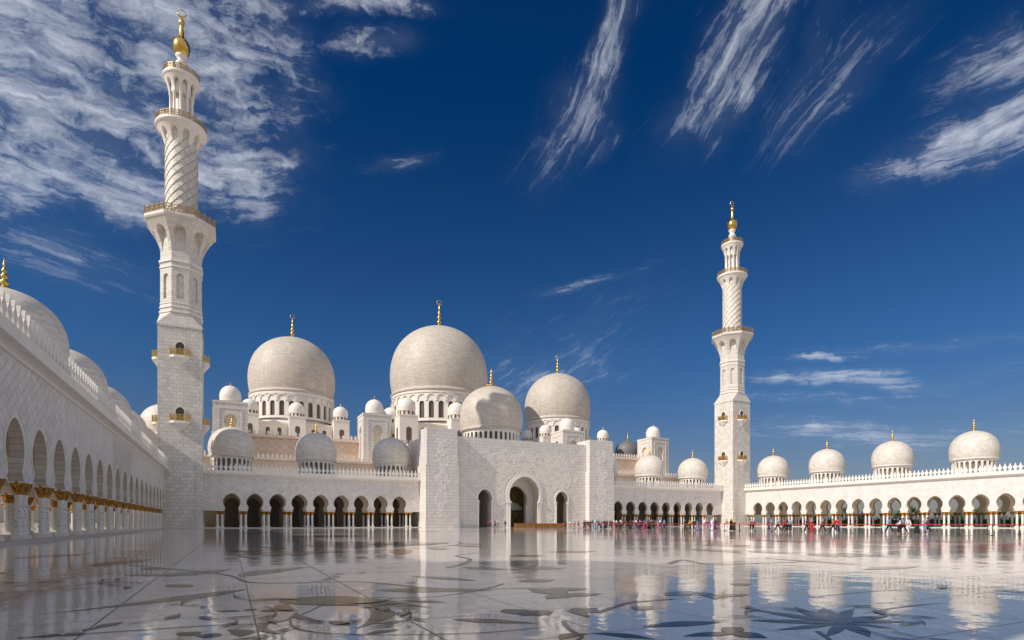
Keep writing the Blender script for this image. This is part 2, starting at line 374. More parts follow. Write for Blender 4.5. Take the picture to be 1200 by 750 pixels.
# ---------------------------------------------------------------- mesh helper
WLOC = {}
class MB:
    def __init__(s): s.V = []; s.F = []; s.U = []; s.Mi = []; s.hasuv = False
    def v(s, p): s.V.append((p[0], p[1], p[2])); return len(s.V) - 1
    def f(s, idx, uv=None, m=0):
        s.F.append(tuple(idx)); s.U.append(uv); s.Mi.append(m)
        if uv: s.hasuv = True
    def face(s, pts, uv=None, m=0): s.f([s.v(p) for p in pts], uv, m)
    def box(s, x0, x1, y0, y1, z0, z1, m=0):
        i = [s.v(p) for p in ((x0, y0, z0), (x1, y0, z0), (x1, y1, z0), (x0, y1, z0), (x0, y0, z1), (x1, y0, z1), (x1, y1, z1), (x0, y1, z1))]
        for q in ((3, 2, 1, 0), (4, 5, 6, 7), (0, 1, 5, 4), (1, 2, 6, 5), (2, 3, 7, 6), (3, 0, 4, 7)): s.f([i[k] for k in q], None, m)
    def prism(s, poly, fr, to, m=0):
        """poly: list of 2D points; fr/to: functions 2D -> 3D for the two ends"""
        a = [s.v(fr(*p)) for p in poly]; b = [s.v(to(*p)) for p in poly]; n = len(poly)
        s.f(a[::-1], None, m); s.f(b, None, m)
        for k in range(n): s.f((a[k], a[(k + 1) % n], b[(k + 1) % n], b[k]), None, m)
    def lathe(s, prof, n, c=(0, 0, 0), a0=0.0, a1=2 * PI, m=0, phase=0.0):
        full = abs(a1 - a0 - 2 * PI) < 1e-6
        cols = n if full else n + 1
        rm = max(r for r, z in prof)
        arc = [0.0]
        for k in range(1, len(prof)): arc.append(arc[-1] + math.hypot(prof[k][0] - prof[k - 1][0], prof[k][1] - prof[k - 1][1]))
        idx = []
        for j in range(cols):
            a = a0 + (a1 - a0) * j / n + phase
            ca, sa = cos(a), sin(a)
            idx.append([s.v((c[0] + r * ca, c[1] + r * sa, c[2] + z)) for r, z in prof])
        for j in range(n):
            A, B = idx[j], idx[(j + 1) % cols]
            u0, u1 = (a0 + (a1 - a0) * j / n) * rm, (a0 + (a1 - a0) * (j + 1) / n) * rm
            for k in range(len(prof) - 1):
                uv = ((u0, arc[k]), (u1, arc[k]), (u1, arc[k + 1]), (u0, arc[k + 1]))
                if prof[k][0] < 1e-6: s.f((A[k], B[k + 1], A[k + 1]), (uv[0], uv[2], uv[3]), m)
                elif prof[k + 1][0] < 1e-6: s.f((A[k], B[k], A[k + 1]), (uv[0], uv[1], uv[3]), m)
                else: s.f((A[k], B[k], B[k + 1], A[k + 1]), uv, m)
    def tube(s, pts, r, n=6, m=0, closed=False):
        pts = [Vector(p) for p in pts]; K = len(pts); rings = []
        for k, p in enumerate(pts):
            if closed: t = pts[(k + 1) % K] - pts[k - 1]
            else: t = pts[min(k + 1, K - 1)] - pts[max(k - 1, 0)]
            t.normalize()
            a = t.cross(Vector((0, 0, 1)))
            if a.length < 1e-3: a = t.cross(Vector((1, 0, 0)))
            a.normalize(); b = t.cross(a)
            rr = r[k] if isinstance(r, (list, tuple)) else r
            rings.append([s.v(p + (a * cos(2 * PI * j / n) + b * sin(2 * PI * j / n)) * rr) for j in range(n)])
        for k in range(K if closed else K - 1):
            A, B = rings[k], rings[(k + 1) % K]
            for j in range(n): s.f((A[j], A[(j + 1) % n], B[(j + 1) % n], B[j]), None, m)
        if not closed:
            s.f(rings[0], None, m); s.f(rings[-1][::-1], None, m)
    def mesh(s, name, mats, smooth=False, off=(0, 0, 0)):
        me = bpy.data.meshes.new(name)
        ox, oy, oz = off
        me.from_pydata([(x - ox, y - oy, z - oz) for x, y, z in s.V], [], s.F)
        if s.hasuv:
            uvl = me.uv_layers.new(name='UVMap'); dat = []
            for f, u in zip(s.F, s.U):
                if u is None: dat += [0.0, 0.0] * len(f)
                else:
                    for q in u: dat += [q[0], q[1]]
            uvl.data.foreach_set('uv', dat)
        if isinstance(mats, str): mats = [mats]
        for q in mats: me.materials.append(M[q])
        if len(mats) > 1: me.polygons.foreach_set('material_index', s.Mi)
        if smooth: me.polygons.foreach_set('use_smooth', [True] * len(s.F))
        me.update()
        return me

def link(name, me, parent=None, loc=(0, 0, 0), rz=0.0):
    o = bpy.data.objects.new(name, me); COL.objects.link(o)
    if parent is not None: o.parent = parent
    o.location = loc
    if rz: o.rotation_euler = (0, 0, rz)
    WLOC[o.name] = Vector(WLOC[parent.name]) + Vector(loc) if parent is not None else Vector(loc)
    return o
def build(name, mb, mats, parent=None, smooth=False):
    """vertices are given in world coordinates (or in the local ones of a prototype at the origin)"""
    off = WLOC[parent.name] if parent is not None else (0, 0, 0)
    return link(name, mb.mesh(name, mats, smooth, off), parent)
def thing(name, label, cat, loc=(0, 0, 0), rz=0.0, group=None):
    o = link(name, None, None, loc, rz)
    o.empty_display_size = 0.5
    tag(o, label, cat, group)
    return o
def tag(o, label=None, cat=None, group=None, kind=None):
    if label: o['label'] = label
    if cat: o['category'] = cat
    if group: o['group'] = group
    if kind: o['kind'] = kind
    return o
def copy_tree(o, parent=None, loc=None, rz=None):
    c = o.copy(); COL.objects.link(c); c.parent = parent
    if loc is not None: c.location = loc
    if rz is not None: c.rotation_euler = (0, 0, rz)
    for ch in list(o.children): copy_tree(ch, c)
    return c

# ---------------------------------------------------------------- arches
def keyhole(z0, leg, zc, Rr, point=0.35, n=10, neck=None):
    """half-width of a horseshoe arch as (z, half width), single valued upwards"""
    out = [(z0, leg)]
    nk = neck if neck else leg
    zs = zc - sqrt(max(Rr * Rr - nk * nk, 0))
    if neck: out.append((z0 + (zs - z0) * 0.72, nk))
    out.append((zs, nk))
    a0 = math.asin((zs - zc) / Rr)
    for k in range(1, n + 1):
        a = a0 + (PI / 2 - a0) * k / n
        x = Rr * cos(a); z = zc + Rr * sin(a)
        t = max(0.0, sin(a)); z += point * t ** 6 * (1.0 if x < Rr * 0.8 else 0.5)
        out.append((z, max(x, 0.0)))
    out[-1] = (out[-1][0], 0.0)
    return out
def round_arch(z0, hw, zs, n=6, point=0.0):
    out = [(z0, hw)]
    for k in range(n + 1):
        a = PI / 2 * k / n
        out.append((zs + hw * sin(a) * (1 + point), hw * cos(a)))
    out[-1] = (out[-1][0], 0.0)
    return out
def arch_strip(mb, P, u0, u1, z0, z1, uc, prof, th, back=True, m=0, ms=None, ends=False):
    ms = m if ms is None else ms
    def quad(a, b, c, d, mm=m, uv=None): mb.face((a, b, c, d), uv, mm)
    for d in ((0, th) if back else (0,)):
        def Q(ua, za, ub, zb, uc_, zc_, ud, zd):
            p = [P(ua, za, d), P(ub, zb, d), P(uc_, zc_, d), P(ud, zd, d)]
            mb.face(p if d == 0 else p[::-1], None, m)
        if prof[0][0] > z0 + 1e-6: Q(u0, z0, u1, z0, u1, prof[0][0], u0, prof[0][0])
        for (za, ha), (zb, hb) in zip(prof[:-1], prof[1:]):
            if zb - za < 1e-7: continue
            Q(u0, za, uc - ha, za, uc - hb, zb, u0, zb)
            Q(uc + ha, za, u1, za, u1, zb, uc + hb, zb)
        if z1 > prof[-1][0]: Q(u0, prof[-1][0], u1, prof[-1][0], u1, z1, u0, z1)
    arc = 0.0
    for (za, ha), (zb, hb) in zip(prof[:-1], prof[1:]):
        na = arc + math.hypot(zb - za, hb - ha)
        for sg in (-1, 1):
            p = [P(uc + sg * ha, za, 0), P(uc + sg * ha, za, th), P(uc + sg * hb, zb, th), P(uc + sg * hb, zb, 0)]
            mb.face(p if sg < 0 else p[::-1], ((0, arc), (th, arc), (th, na), (0, na)) if sg < 0 else ((0, na), (th, na), (th, arc), (0, arc)), ms)
        arc = na
    if prof[0][0] <= z0 + 1e-6:
        h = prof[0][1]
        if uc - h > u0: mb.face((P(u0, z0, 0), P(u0, z0, th), P(uc - h, z0, th), P(uc - h, z0, 0)), None, m)
        if uc + h < u1: mb.face((P(uc + h, z0, 0), P(uc + h, z0, th), P(u1, z0, th), P(u1, z0, 0)), None, m)
    if ends:
        for u in (u0, u1): mb.face((P(u, z0, 0), P(u, z0, th), P(u, z1, th), P(u, z1, 0)), None, m)
def arch_trim(mb, P, uc, prof, w, proud, inner=0.0, m=0):
    L = [(-h, z) for z, h in prof]; Rr = [(h, z) for z, h in prof[::-1]][1:]
    c = L + Rr; out = []
    for k in range(len(c)):
        a, b = Vector(c[max(k - 1, 0)]), Vector(c[min(k + 1, len(c) - 1)])
        t = (b - a); t = t.normalized() if t.length > 1e-6 else Vector((0, 1))
        n = Vector((-t.y, t.x)); out.append((c[k][0] + n.x * w, c[k][1] + (n.y * w if 0 < k < len(c) - 1 else 0)))
    for k in range(len(c) - 1):
        i0, i1, o0, o1 = c[k], c[k + 1], out[k], out[k + 1]
        A = lambda q, d: P(uc + q[0], q[1], d)
        mb.face((A(i0, -proud), A(o0, -proud), A(o1, -proud), A(i1, -proud)), None, m)
        mb.face((A(o0, -proud), A(o0, 0.02), A(o1, 0.02), A(o1, -proud)), None, m)
        mb.face((A(i0, 0.02), A(i0, -proud), A(i1, -proud), A(i1, 0.02)), None, m)
def arch_panel(mb, P, uc, prof, d, m=0):
    pts = [P(uc - h, z, d) for z, h in prof] + [P(uc + h, z, d) for z, h in prof[::-1]][1:]
    mb.face(pts, None, m)

# ================================================================ THE SETTING
mb = MB(); mb.box(-3500, 3500, -3500, 3500, -0.9, -0.35)
tag(build('ground', mb, 'sand'), 'flat sandy ground reaching to the horizon around the mosque', kind='structure')
mb = MB(); mb.box(-29, 168, -14, 152, -0.34, 0.0)
floor = tag(build('courtyard_floor', mb, 'polished_marble_floor'), 'polished white marble courtyard floor with floral inlays', kind='structure')
mb = MB(); mb.box(168.3, 215, 20, 165, -0.34, -0.06)
tag(build('lawn', mb, 'leaf'), 'green lawn outside the right arcade', kind='structure')

# ================================================================ shared meshes
def dome_prof(R, Hf=1.385, ring=True, sub=3):
    pts = [(.955, .0), (.985, .14), (1, .32), (.992, .5), (.958, .67), (.895, .84), (.80, .99), (.675, 1.12), (.52, 1.228), (.35, 1.305), (.18, 1.355), (.06, 1.38), (0, 1.385)]
    out = []
    for k in range(len(pts) - 1):
        p0, p1, p2, p3 = pts[max(k - 1, 0)], pts[k], pts[k + 1], pts[min(k + 2, len(pts) - 1)]
        for j in range(sub):
            t = j / sub
            q = [0.5 * (2 * p1[i] + (p2[i] - p0[i]) * t + (2 * p0[i] - 5 * p1[i] + 4 * p2[i] - p3[i]) * t * t + (3 * p1[i] - p0[i] - 3 * p2[i] + p3[i]) * t ** 3) for i in (0, 1)]
            out.append((max(q[0], 0) * R, q[1] * R * Hf / 1.385))
    out.append((0, R * Hf))
    if ring: out = [(.90 * R, -.085 * R), (.965 * R, -.085 * R), (.99 * R, -.065 * R), (.99 * R, -.035 * R), (.965 * R, -.012 * R), (.955 * R, -.006 * R)] + out
    return out
FIN = [(.0, -.02), (.34, -.02), (.30, .03), (.12, .07), (.07, .11), (.13, .17), (.15, .22), (.10, .28), (.06, .31), (.11, .37), (.12, .41), (.07, .47), (.05, .50), (.085, .55), (.085, .59), (.045, .64), (.03, .70), (.055, .75), (.03, .80), (.018, .9), (0, 1.0)]
def finial_mb(mb, c, h, n=12, w=1.0): mb.lathe([(r * h * w * .8, z * h) for r, z in FIN], n, c)
def crescent_mb(mb, c, r):
    pts, rr = [], []
    for k in range(17):
        a = PI / 2 + rad(30 + 10) + (2 * PI - rad(20)) * k / 16
        pts.append((c[0] + r * cos(a), c[1], c[2] + r + r * sin(a))); rr.append(r * (0.09 + 0.13 * sin(PI * k / 16)))
    mb.tube(pts, rr, 6)

mb = MB(); mb.lathe([(.27, .0), (.27, .10), (.235, .16), (.225, .25), (.22, 2.7), (.20, 2.95), (0, 2.95)], 10)
ME_SHAFT = mb.mesh('column', 'inlaid_marble')
mb = MB(); mb.prism([(-.34, -.34), (.34, -.34), (.34, .34), (-.34, .34)], lambda x, y: (x, y, -.15), lambda x, y: (x * .92, y * .92, .13))
ME_BASE = mb.mesh('base', 'marble')
def capital_mesh(n, name):
    mb = MB()
    prof = [(.205, 2.88), (.26, 2.92), (.25, 3.0), (.30, 3.10), (.36, 3.22), (.34, 3.27), (.41, 3.38), (.48, 3.52), (.46, 3.57), (.50, 3.66), (.46, 3.735), (0, 3.735)]
    mb.lathe(prof, n)
    if n >= 14:     # palm leaves: every other meridian is drawn in
        K = len(prof)
        for j in range(1, n, 2):
            for k in range(3, K - 1):
                i = j * K + k; x, y, z = mb.V[i]; mb.V[i] = (x * .86, y * .86, z)
    return mb.mesh(name, 'capital_gold')
ME_CAP, ME_CAPF = capital_mesh(16, 'capital'), capital_mesh(8, 'capital')
def merlon_mesh():
    mb = MB(); half = [(.17, 0), (.17, .28), (.36, .52), (.38, .77), (.29, .92), (.14, 1.07), (.12, 1.22), (0, 1.60)]
    poly = [(x, z) for x, z in half] + [(-x, z) for x, z in half[::-1]][1:]
    mb.prism(poly, lambda x, z: (x, -.10, z), lambda x, z: (x, .10, z)); return mb.mesh('merlon', 'marble')
ME_MERLON = merlon_mesh()

def colonnade_drum(mb, cx, cy, r, z0, z1, n, zt, hw, th=.3, m=0):
    """a ring wall pierced by n arches"""
    def P(u, z, d): a = u / r; return (cx + (r - d) * cos(a), cy + (r - d) * sin(a), z)
    w = 2 * PI * r / n
    for k in range(n):
        arch_strip(mb, P, k * w, (k + 1) * w, z0, z1, (k + .5) * w, round_arch(z0 + .25, hw, zt, 4, .25), th, False, m)
    mb.lathe([(r + .08, z1 - .25), (r + .14, z1 - .15), (r + .14, z1), (0, z1)], n * 2, (cx, cy, 0), m=m)

SMALL = {}
def small_dome_meshes():
    R = 4.8
    mb = MB(); mb.lathe([(r, z + 16.5) for r, z in dome_prof(R)], 48); SMALL['dome'] = mb.mesh('dome', 'small_dome_course', True)
    mb = MB(); colonnade_drum(mb, 0, 0, 4.25, 12.4, 16.12, 24, 15.2, .36); SMALL['drum'] = mb.mesh('drum', 'marble')
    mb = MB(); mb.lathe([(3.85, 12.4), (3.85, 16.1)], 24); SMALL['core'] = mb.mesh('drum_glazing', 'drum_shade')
    mb = MB(); finial_mb(mb, (0, 0, 16.5 + R * 1.372), 3.0); SMALL['fin'] = mb.mesh('finial', 'gold', True)
small_dome_meshes()
mb = MB(); mb.lathe([(4.4, 7.5), (4.4, 12.2), (4.7, 12.3), (4.7, 12.42), (0, 12.42)], 32); SMALL['base'] = mb.mesh('dome_base', 'marble')
def small_dome(parent, x, y, sc=1.0):
    p = WLOC[parent.name]
    d = link('dome', SMALL['dome'], parent, (x - p.x, y - p.y, -p.z - .25 + (1.2 if sc > 1 else 0)))
    if sc > 1: d.scale = (sc,) * 3; link('dome_base', SMALL['base'], d)
    link('drum', SMALL['drum'], d); link('drum_glazing', SMALL['core'], d); link('finial', SMALL['fin'], d)
    return d

# ================================================================ ARCADES
BAY = 4.58
def arch_profile(n): return keyhole(3.83, 1.60, 5.65, 1.70, .22, n, 1.28)
def arcade(label, O, U, N, u0, u1, centres, depth, outer, domes, tiles=None, bay=BAY, n=9, cols=None, merlons=None, group=None, trims=False):
    U, N = Vector(U), Vector(N); O = Vector(O)
    root = thing('arcade', label, 'arcade', O, group=group)
    def P(u, z, d): q = O + U * u + N * d; return (q.x, q.y, z)
    def P2(u, z, d): return P(u, z, d + depth - .7)
    prof = arch_profile(n); ZT = 11.75
    # front wall with its row of arches
    def wall(name, Pf, cs, mt):
        mb = MB(); lo = u0
        cs = sorted(cs)
        for k, c in enumerate(cs):
            hi = (c + cs[k + 1]) / 2 if k + 1 < len(cs) else c + bay / 2
            l = max(lo, c - bay / 2) if k == 0 else lo
            arch_strip(mb, Pf, l, hi, 3.83, ZT, c, prof, .7, True, 0, 1); lo = hi
        first, last = cs[0] - bay / 2, cs[-1] + bay / 2
        for a, b in ((u0, first), (last, u1)):
            if b - a > .05:
                i = [Pf(a, 3.83, 0), Pf(b, 3.83, 0), Pf(b, ZT, 0), Pf(a, ZT, 0)]; mb.face(i)
                j = [Pf(a, 3.83, .7), Pf(b, 3.83, .7), Pf(b, ZT, .7), Pf(a, ZT, .7)]; mb.face(j[::-1])
                mb.face((Pf(a, 3.83, 0), Pf(a, 3.83, .7), Pf(b, 3.83, .7), Pf(b, 3.83, 0)))
        return build(name, mb, mt, root)
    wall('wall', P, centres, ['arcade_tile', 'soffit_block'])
    IN = 9.2 if U.y and O.x > 0 else 6.0
    def P3(u, z, d): return P(u, z, d + IN)
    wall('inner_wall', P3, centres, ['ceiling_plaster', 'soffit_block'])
    if trims:
        mb = MB()
        for c in centres: arch_trim(mb, P, c, prof, .16, .035)
        build('arch_trim', mb, 'marble', root)['kind'] = 'stuff'
    if outer == 'open':
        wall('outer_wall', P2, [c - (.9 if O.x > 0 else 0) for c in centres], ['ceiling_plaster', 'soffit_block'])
    else:
        mb = MB()
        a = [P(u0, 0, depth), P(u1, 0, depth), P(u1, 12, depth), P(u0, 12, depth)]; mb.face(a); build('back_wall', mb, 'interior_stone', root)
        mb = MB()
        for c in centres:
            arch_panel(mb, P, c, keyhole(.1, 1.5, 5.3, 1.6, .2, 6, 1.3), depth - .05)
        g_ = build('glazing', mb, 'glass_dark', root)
    # soffit of the gallery, roof, cornice, step
    mb = MB(); a, b = P(u0, 9.3, .7), P(u1, 9.75, depth - .7)
    mb.box(min(a[0], b[0]), max(a[0], b[0]), min(a[1], b[1]), max(a[1], b[1]), 9.3, 9.6); build('ceiling', mb, 'ceiling_plaster', root)
    mb = MB(); a, b = P(u0, 0, .0), P(u1, 0, depth)
    mb.box(min(a[0], b[0]), max(a[0], b[0]), min(a[1], b[1]), max(a[1], b[1]), ZT, 12.3); build('roof', mb, 'marble', root)
    mb = MB(); cp = [(.05, 11.15), (-.12, 11.15), (-.14, 11.42), (-.30, 11.50), (-.82, 11.56), (-.82, 12.34), (.3, 12.34), (.3, 12.2), (.05, 12.2)]
    mb.prism(cp, lambda d, z: P(u0, z, d), lambda d, z: P(u1, z, d)); build('cornice', mb, 'marble', root)
    mb = MB(); a, b = P(u0, 0, -1.2), P(u1, 0, depth)
    mb.box(min(a[0], b[0]), max(a[0], b[0]), min(a[1], b[1]), max(a[1], b[1]), 0.004, .15); build('step', mb, 'marble_step', root)
    # columns: clusters of four under every pier
    piers = sorted(set([round(c - bay / 2, 3) for c in centres] + [round(centres[-1] + bay / 2, 3)]))
    if cols: piers = [p for p in piers if cols[0] <= p <= cols[1]]
    mbi = MB()
    for p in piers:
        rows = [(.35, ME_CAP), (IN + .35, ME_CAP if tiles else ME_CAPF)]
        if outer == 'open': rows.append((depth - .35, ME_CAPF))
        for d, cap in rows:
            for du in (-.47, .47):
                q = Vector(P(p + du, .15 + .13, d)) - O
                c = link('column', ME_SHAFT, root, q)
                link('base', ME_BASE, c, (0, 0, .0)); link('capital', cap, c, (0, 0, -.28 + .09))
        for d in (.35, IN + .35) + ((depth - .35,) if outer == 'open' else ()):
            a, b = P(p - .90, 0, d - .46), P(p + .90, 0, d + .46)
            mbi.box(min(a[0], b[0]), max(a[0], b[0]), min(a[1], b[1]), max(a[1], b[1]), 3.82 - .12, 3.835)
    build('impost', mbi, 'marble', root)['kind'] = 'stuff'
    # merlons
    mu0, mu1 = merlons or (u0, u1); k = 0; u = mu0 + .45
    ang = math.atan2(U.y, U.x)
    while u < mu1:
        q = Vector(P(u, 12.34, -.58)) - O
        link('merlon', ME_MERLON, root, q, ang); u += .9
    for (x, y) in domes: small_dome(root, x, y)
    # raised lozenge tiles where they can be told apart
    if tiles:
        w, h = 1.10, .80
        me = MB(); e = .93
        o_ = [(w / 2 * e, 0), (0, h / 2 * e), (-w / 2 * e, 0), (0, -h / 2 * e)]
        i_ = [(x * .94, z * .94) for x, z in o_]
        L = lambda x, z, d: tuple(U * x + Vector((0, 0, z)) - N * d)
        me.face([L(x, z, .022) for x, z in i_])
        for k in range(4): me.face((L(*o_[k], 0), L(*o_[(k + 1) % 4], 0), L(*i_[(k + 1) % 4], .022), L(*i_[k], .022)))
        tm = me.mesh('tile', 'arcade_tile'); cnt = 0; rest = MB()
        def hwz(z):
            if z < prof[0][0]: return 9
            for (za, ha), (zb, hb) in zip(prof[:-1], prof[1:]):
                if za <= z <= zb: return ha + (hb - ha) * (z - za) / max(zb - za, 1e-6)
            return -1
        cand = []
        base = O.x + O.y            # the lattice of the material: u_material = x + y
        for ia in range(-400, 400):
            for ib in range(-60, 60):
                um, v = (ia + ib + 1) * w / 2, (ia - ib) * h / 2
                u = um - base
                if not (tiles[0] < u < tiles[1]) or v - h / 2 < 3.9 or v + h / 2 > 11.1: continue
                bad = False
                for c in centres:
                    if abs(u - c) > 3: continue
                    for fx, fz in ((0, -.5), (0, -.25), (0, 0), (0, .25), (0, .5), (.5, 0), (-.5, 0), (.25, .25), (-.25, .25), (.25, -.25), (-.25, -.25)):
                        if abs(u + fx * w - c) < hwz(v + fz * h) + .2: bad = True
                if not bad: cand.append((u, v))
        cand.sort()
        for (u, v) in cand[:300]:
            q = Vector(P(u, v, 0)) - O; link('tile', tm, root, q)
        for (u, v) in cand[300:]:
            q = Vector(P(u, v, 0))
            rest.face([tuple(q + Vector(L(x, z, .022))) for x, z in i_])
        if rest.F: build('tile_field', rest, 'arcade_tile', root)['kind'] = 'stuff'
    return root

XL, XR, YF = -11.7, 149.5, 135.5
CX = 69.4
dome_y = [126.6, 108.2, 89.8, 71.4]
left_arcade = arcade('long shaded white arcade with gold capitals along the left side', (XL, 0, 0), (0, 1, 0), (-1, 0, 0), -10, 134, [44.2 + 5.0 * k for k in range(-10, 18)], 15.0, 'open',
       [], tiles=(38, 130), bay=5.0, n=12, trims=True, group='courtyard arcades', cols=(-10, 135))
for k in range(8): small_dome(left_arcade, -18.8, 147.3 - 19.8 * k)
arcade('sunlit white arcade with four small domes on the right', (XR, 0, 0), (0, 1, 0), (1, 0, 0), 40, 135, [126.3 - 4.58 * k for k in range(18, -1, -1)], 15.0, 'open',
       [(XR + 7.5, y) for y in dome_y + [53.2]], group='courtyard arcades')
XA = [.26 + 4.56 * k for k in range(9)]
arcade('shaded white arcade between the tall left minaret and the portal', (0, YF, 0), (1, 0, 0), (0, 1, 0), -11.2, 42.0, XA, 14.8, 'hall',
       [(.26, 143.2), (18.5, 143.2), (36.74, 143.2)], bay=4.56, group='courtyard arcades')
XB = [2 * CX - x for x in XA[::-1]]
arcade('sunlit white arcade between the portal and the right minaret', (0, YF, 0), (1, 0, 0), (0, 1, 0), 96.8, 149.5, XB, 14.8, 'hall',
       [(2 * CX - x, 143.2) for x in (.26, 18.5, 36.74)], bay=4.56, group='courtyard arcades')

# ================================================================ MINARETS
def flare(mb, n, r0, r1, z0, z1, round_=False, rows=9, tz=.74, hwf=.56, m=0, ms=0, phase=0.0):
    """an outward-flaring crown, one arched niche in each of its n faces"""
    dphi = 2 * PI / n
    g_ = lambda t: r0 + (r1 - r0) * (t ** 1.7)
    def P(k, s, t, r=None):
        rr = g_(t) if r is None else r
        z = z0 + (z1 - z0) * t; a = phase + k * dphi
        if round_:
            b = a + s * dphi / 2; return (rr * cos(b), rr * sin(b), z)
        w = rr * tan(dphi / 2) * s
        return (rr * cos(a) - w * sin(a), rr * sin(a) + w * cos(a), z)
    prof = round_arch(0.0, hwf, tz - .26, 7); prof = [(z if z <= tz - .26 else tz - .26 + (z - (tz - .26)) * .26 / hwf, h) for z, h in prof]
    q = lambda a, b, c, d, mm=m: mb.face((a, b, c, d), None, mm)
    for k in range(n):
        for (ta, ha), (tb, hb) in zip(prof[:-1], prof[1:]):
            st = 2 if tb - ta > .2 else 1
            for j in range(st if st > 1 else 1):
                t0 = ta + (tb - ta) * j / st; t1 = ta + (tb - ta) * (j + 1) / st
                h0 = ha + (hb - ha) * j / st; h1 = ha + (hb - ha) * (j + 1) / st
                for sg in (-1, 1):
                    for (e0, e1) in ((1.0, .5), (.5, 0.0)):
                        A = lambda h, t, e: P(k, sg * (h + (1 - h) * e), t)
                        q(A(h0, t0, e0), A(h0, t0, e1), A(h1, t1, e1), A(h1, t1, e0))
                    q(P(k, sg * h0, t0), P(k, sg * h0, t0, r0 * .97), P(k, sg * h1, t1, r0 * .97), P(k, sg * h1, t1), ms)
        tt = prof[-1][0]; S_ = [-1, -.5, 0, .5, 1]
        for j in range(4):
            for (ta, tb) in ((tt, (tt + 1) / 2), ((tt + 1) / 2, 1.0)):
                q(P(k, S_[j], ta), P(k, S_[j + 1], ta), P(k, S_[j + 1], tb), P(k, S_[j], tb))
def poly_ring(n, r, z, phase=0.0):            # apothem r
    R_ = r / cos(PI / n); return [(R_ * cos(phase + (k + .5) * 2 * PI / n), R_ * sin(phase + (k + .5) * 2 * PI / n), z) for k in range(n)]
def poly_lathe(mb, n, prof, m=0):
    rings = [[mb.v(p) for p in poly_ring(n, r, z)] for r, z in prof]
    for A, B in zip(rings[:-1], rings[1:]):
        for k in range(n): mb.f((A[k], A[(k + 1) % n], B[(k + 1) % n], B[k]), None, m)
    mb.f(rings[-1], None, m); mb.f(rings[0][::-1], None, m)
def railing(mb, pts, h, post=.12, step=1.4, closed=True, fill=True):
    K = len(pts)
    for k in range(K if closed else K - 1):
        a, b = Vector(pts[k]), Vector(pts[(k + 1) % K]); L = (b - a).length; n = max(1, round(L / step)); d = (b - a).normalized(); nn = Vector((-d.y, d.x, 0)) * .05
        for zz, hh in ((h * .94, .09), (h * .12, .07), (h * .5, .05)):
            p = [a + Vector((0, 0, zz)) - nn, b + Vector((0, 0, zz)) - nn, b + Vector((0, 0, zz)) + nn, a + Vector((0, 0, zz)) + nn]
            A = [mb.v(x) for x in p]; B = [mb.v(x + Vector((0, 0, hh))) for x in p]
            mb.f(A[::-1]); mb.f(B)
            for j in range(4): mb.f((A[j], A[(j + 1) % 4], B[(j + 1) % 4], B[j]))
        for j in range(n):
            p = a + d * (L * j / n)
            mb.box(p.x - post, p.x + post, p.y - post, p.y + post, p.z, p.z + h * 1.16)
            if fill:
                for i in range(1, 5):
                    r = a + d * (L * (j + i / 5) / n); mb.box(r.x - .03, r.x + .03, r.y - .03, r.y + .03, r.z, r.z + h)
                for sgn in (0, 1):
                    c0, c1 = a + d * (L * j / n), a + d * (L * (j + 1) / n)
                    e0 = c0 + Vector((0, 0, h * (.15 if sgn else .9))); e1 = c1 + Vector((0, 0, h * (.9 if sgn else .15)))
                    f = [mb.v(e0 - Vector((0, 0, .05))), mb.v(e1 - Vector((0, 0, .05))), mb.v(e1 + Vector((0, 0, .05))), mb.v(e0 + Vector((0, 0, .05)))]
                    mb.f(f)

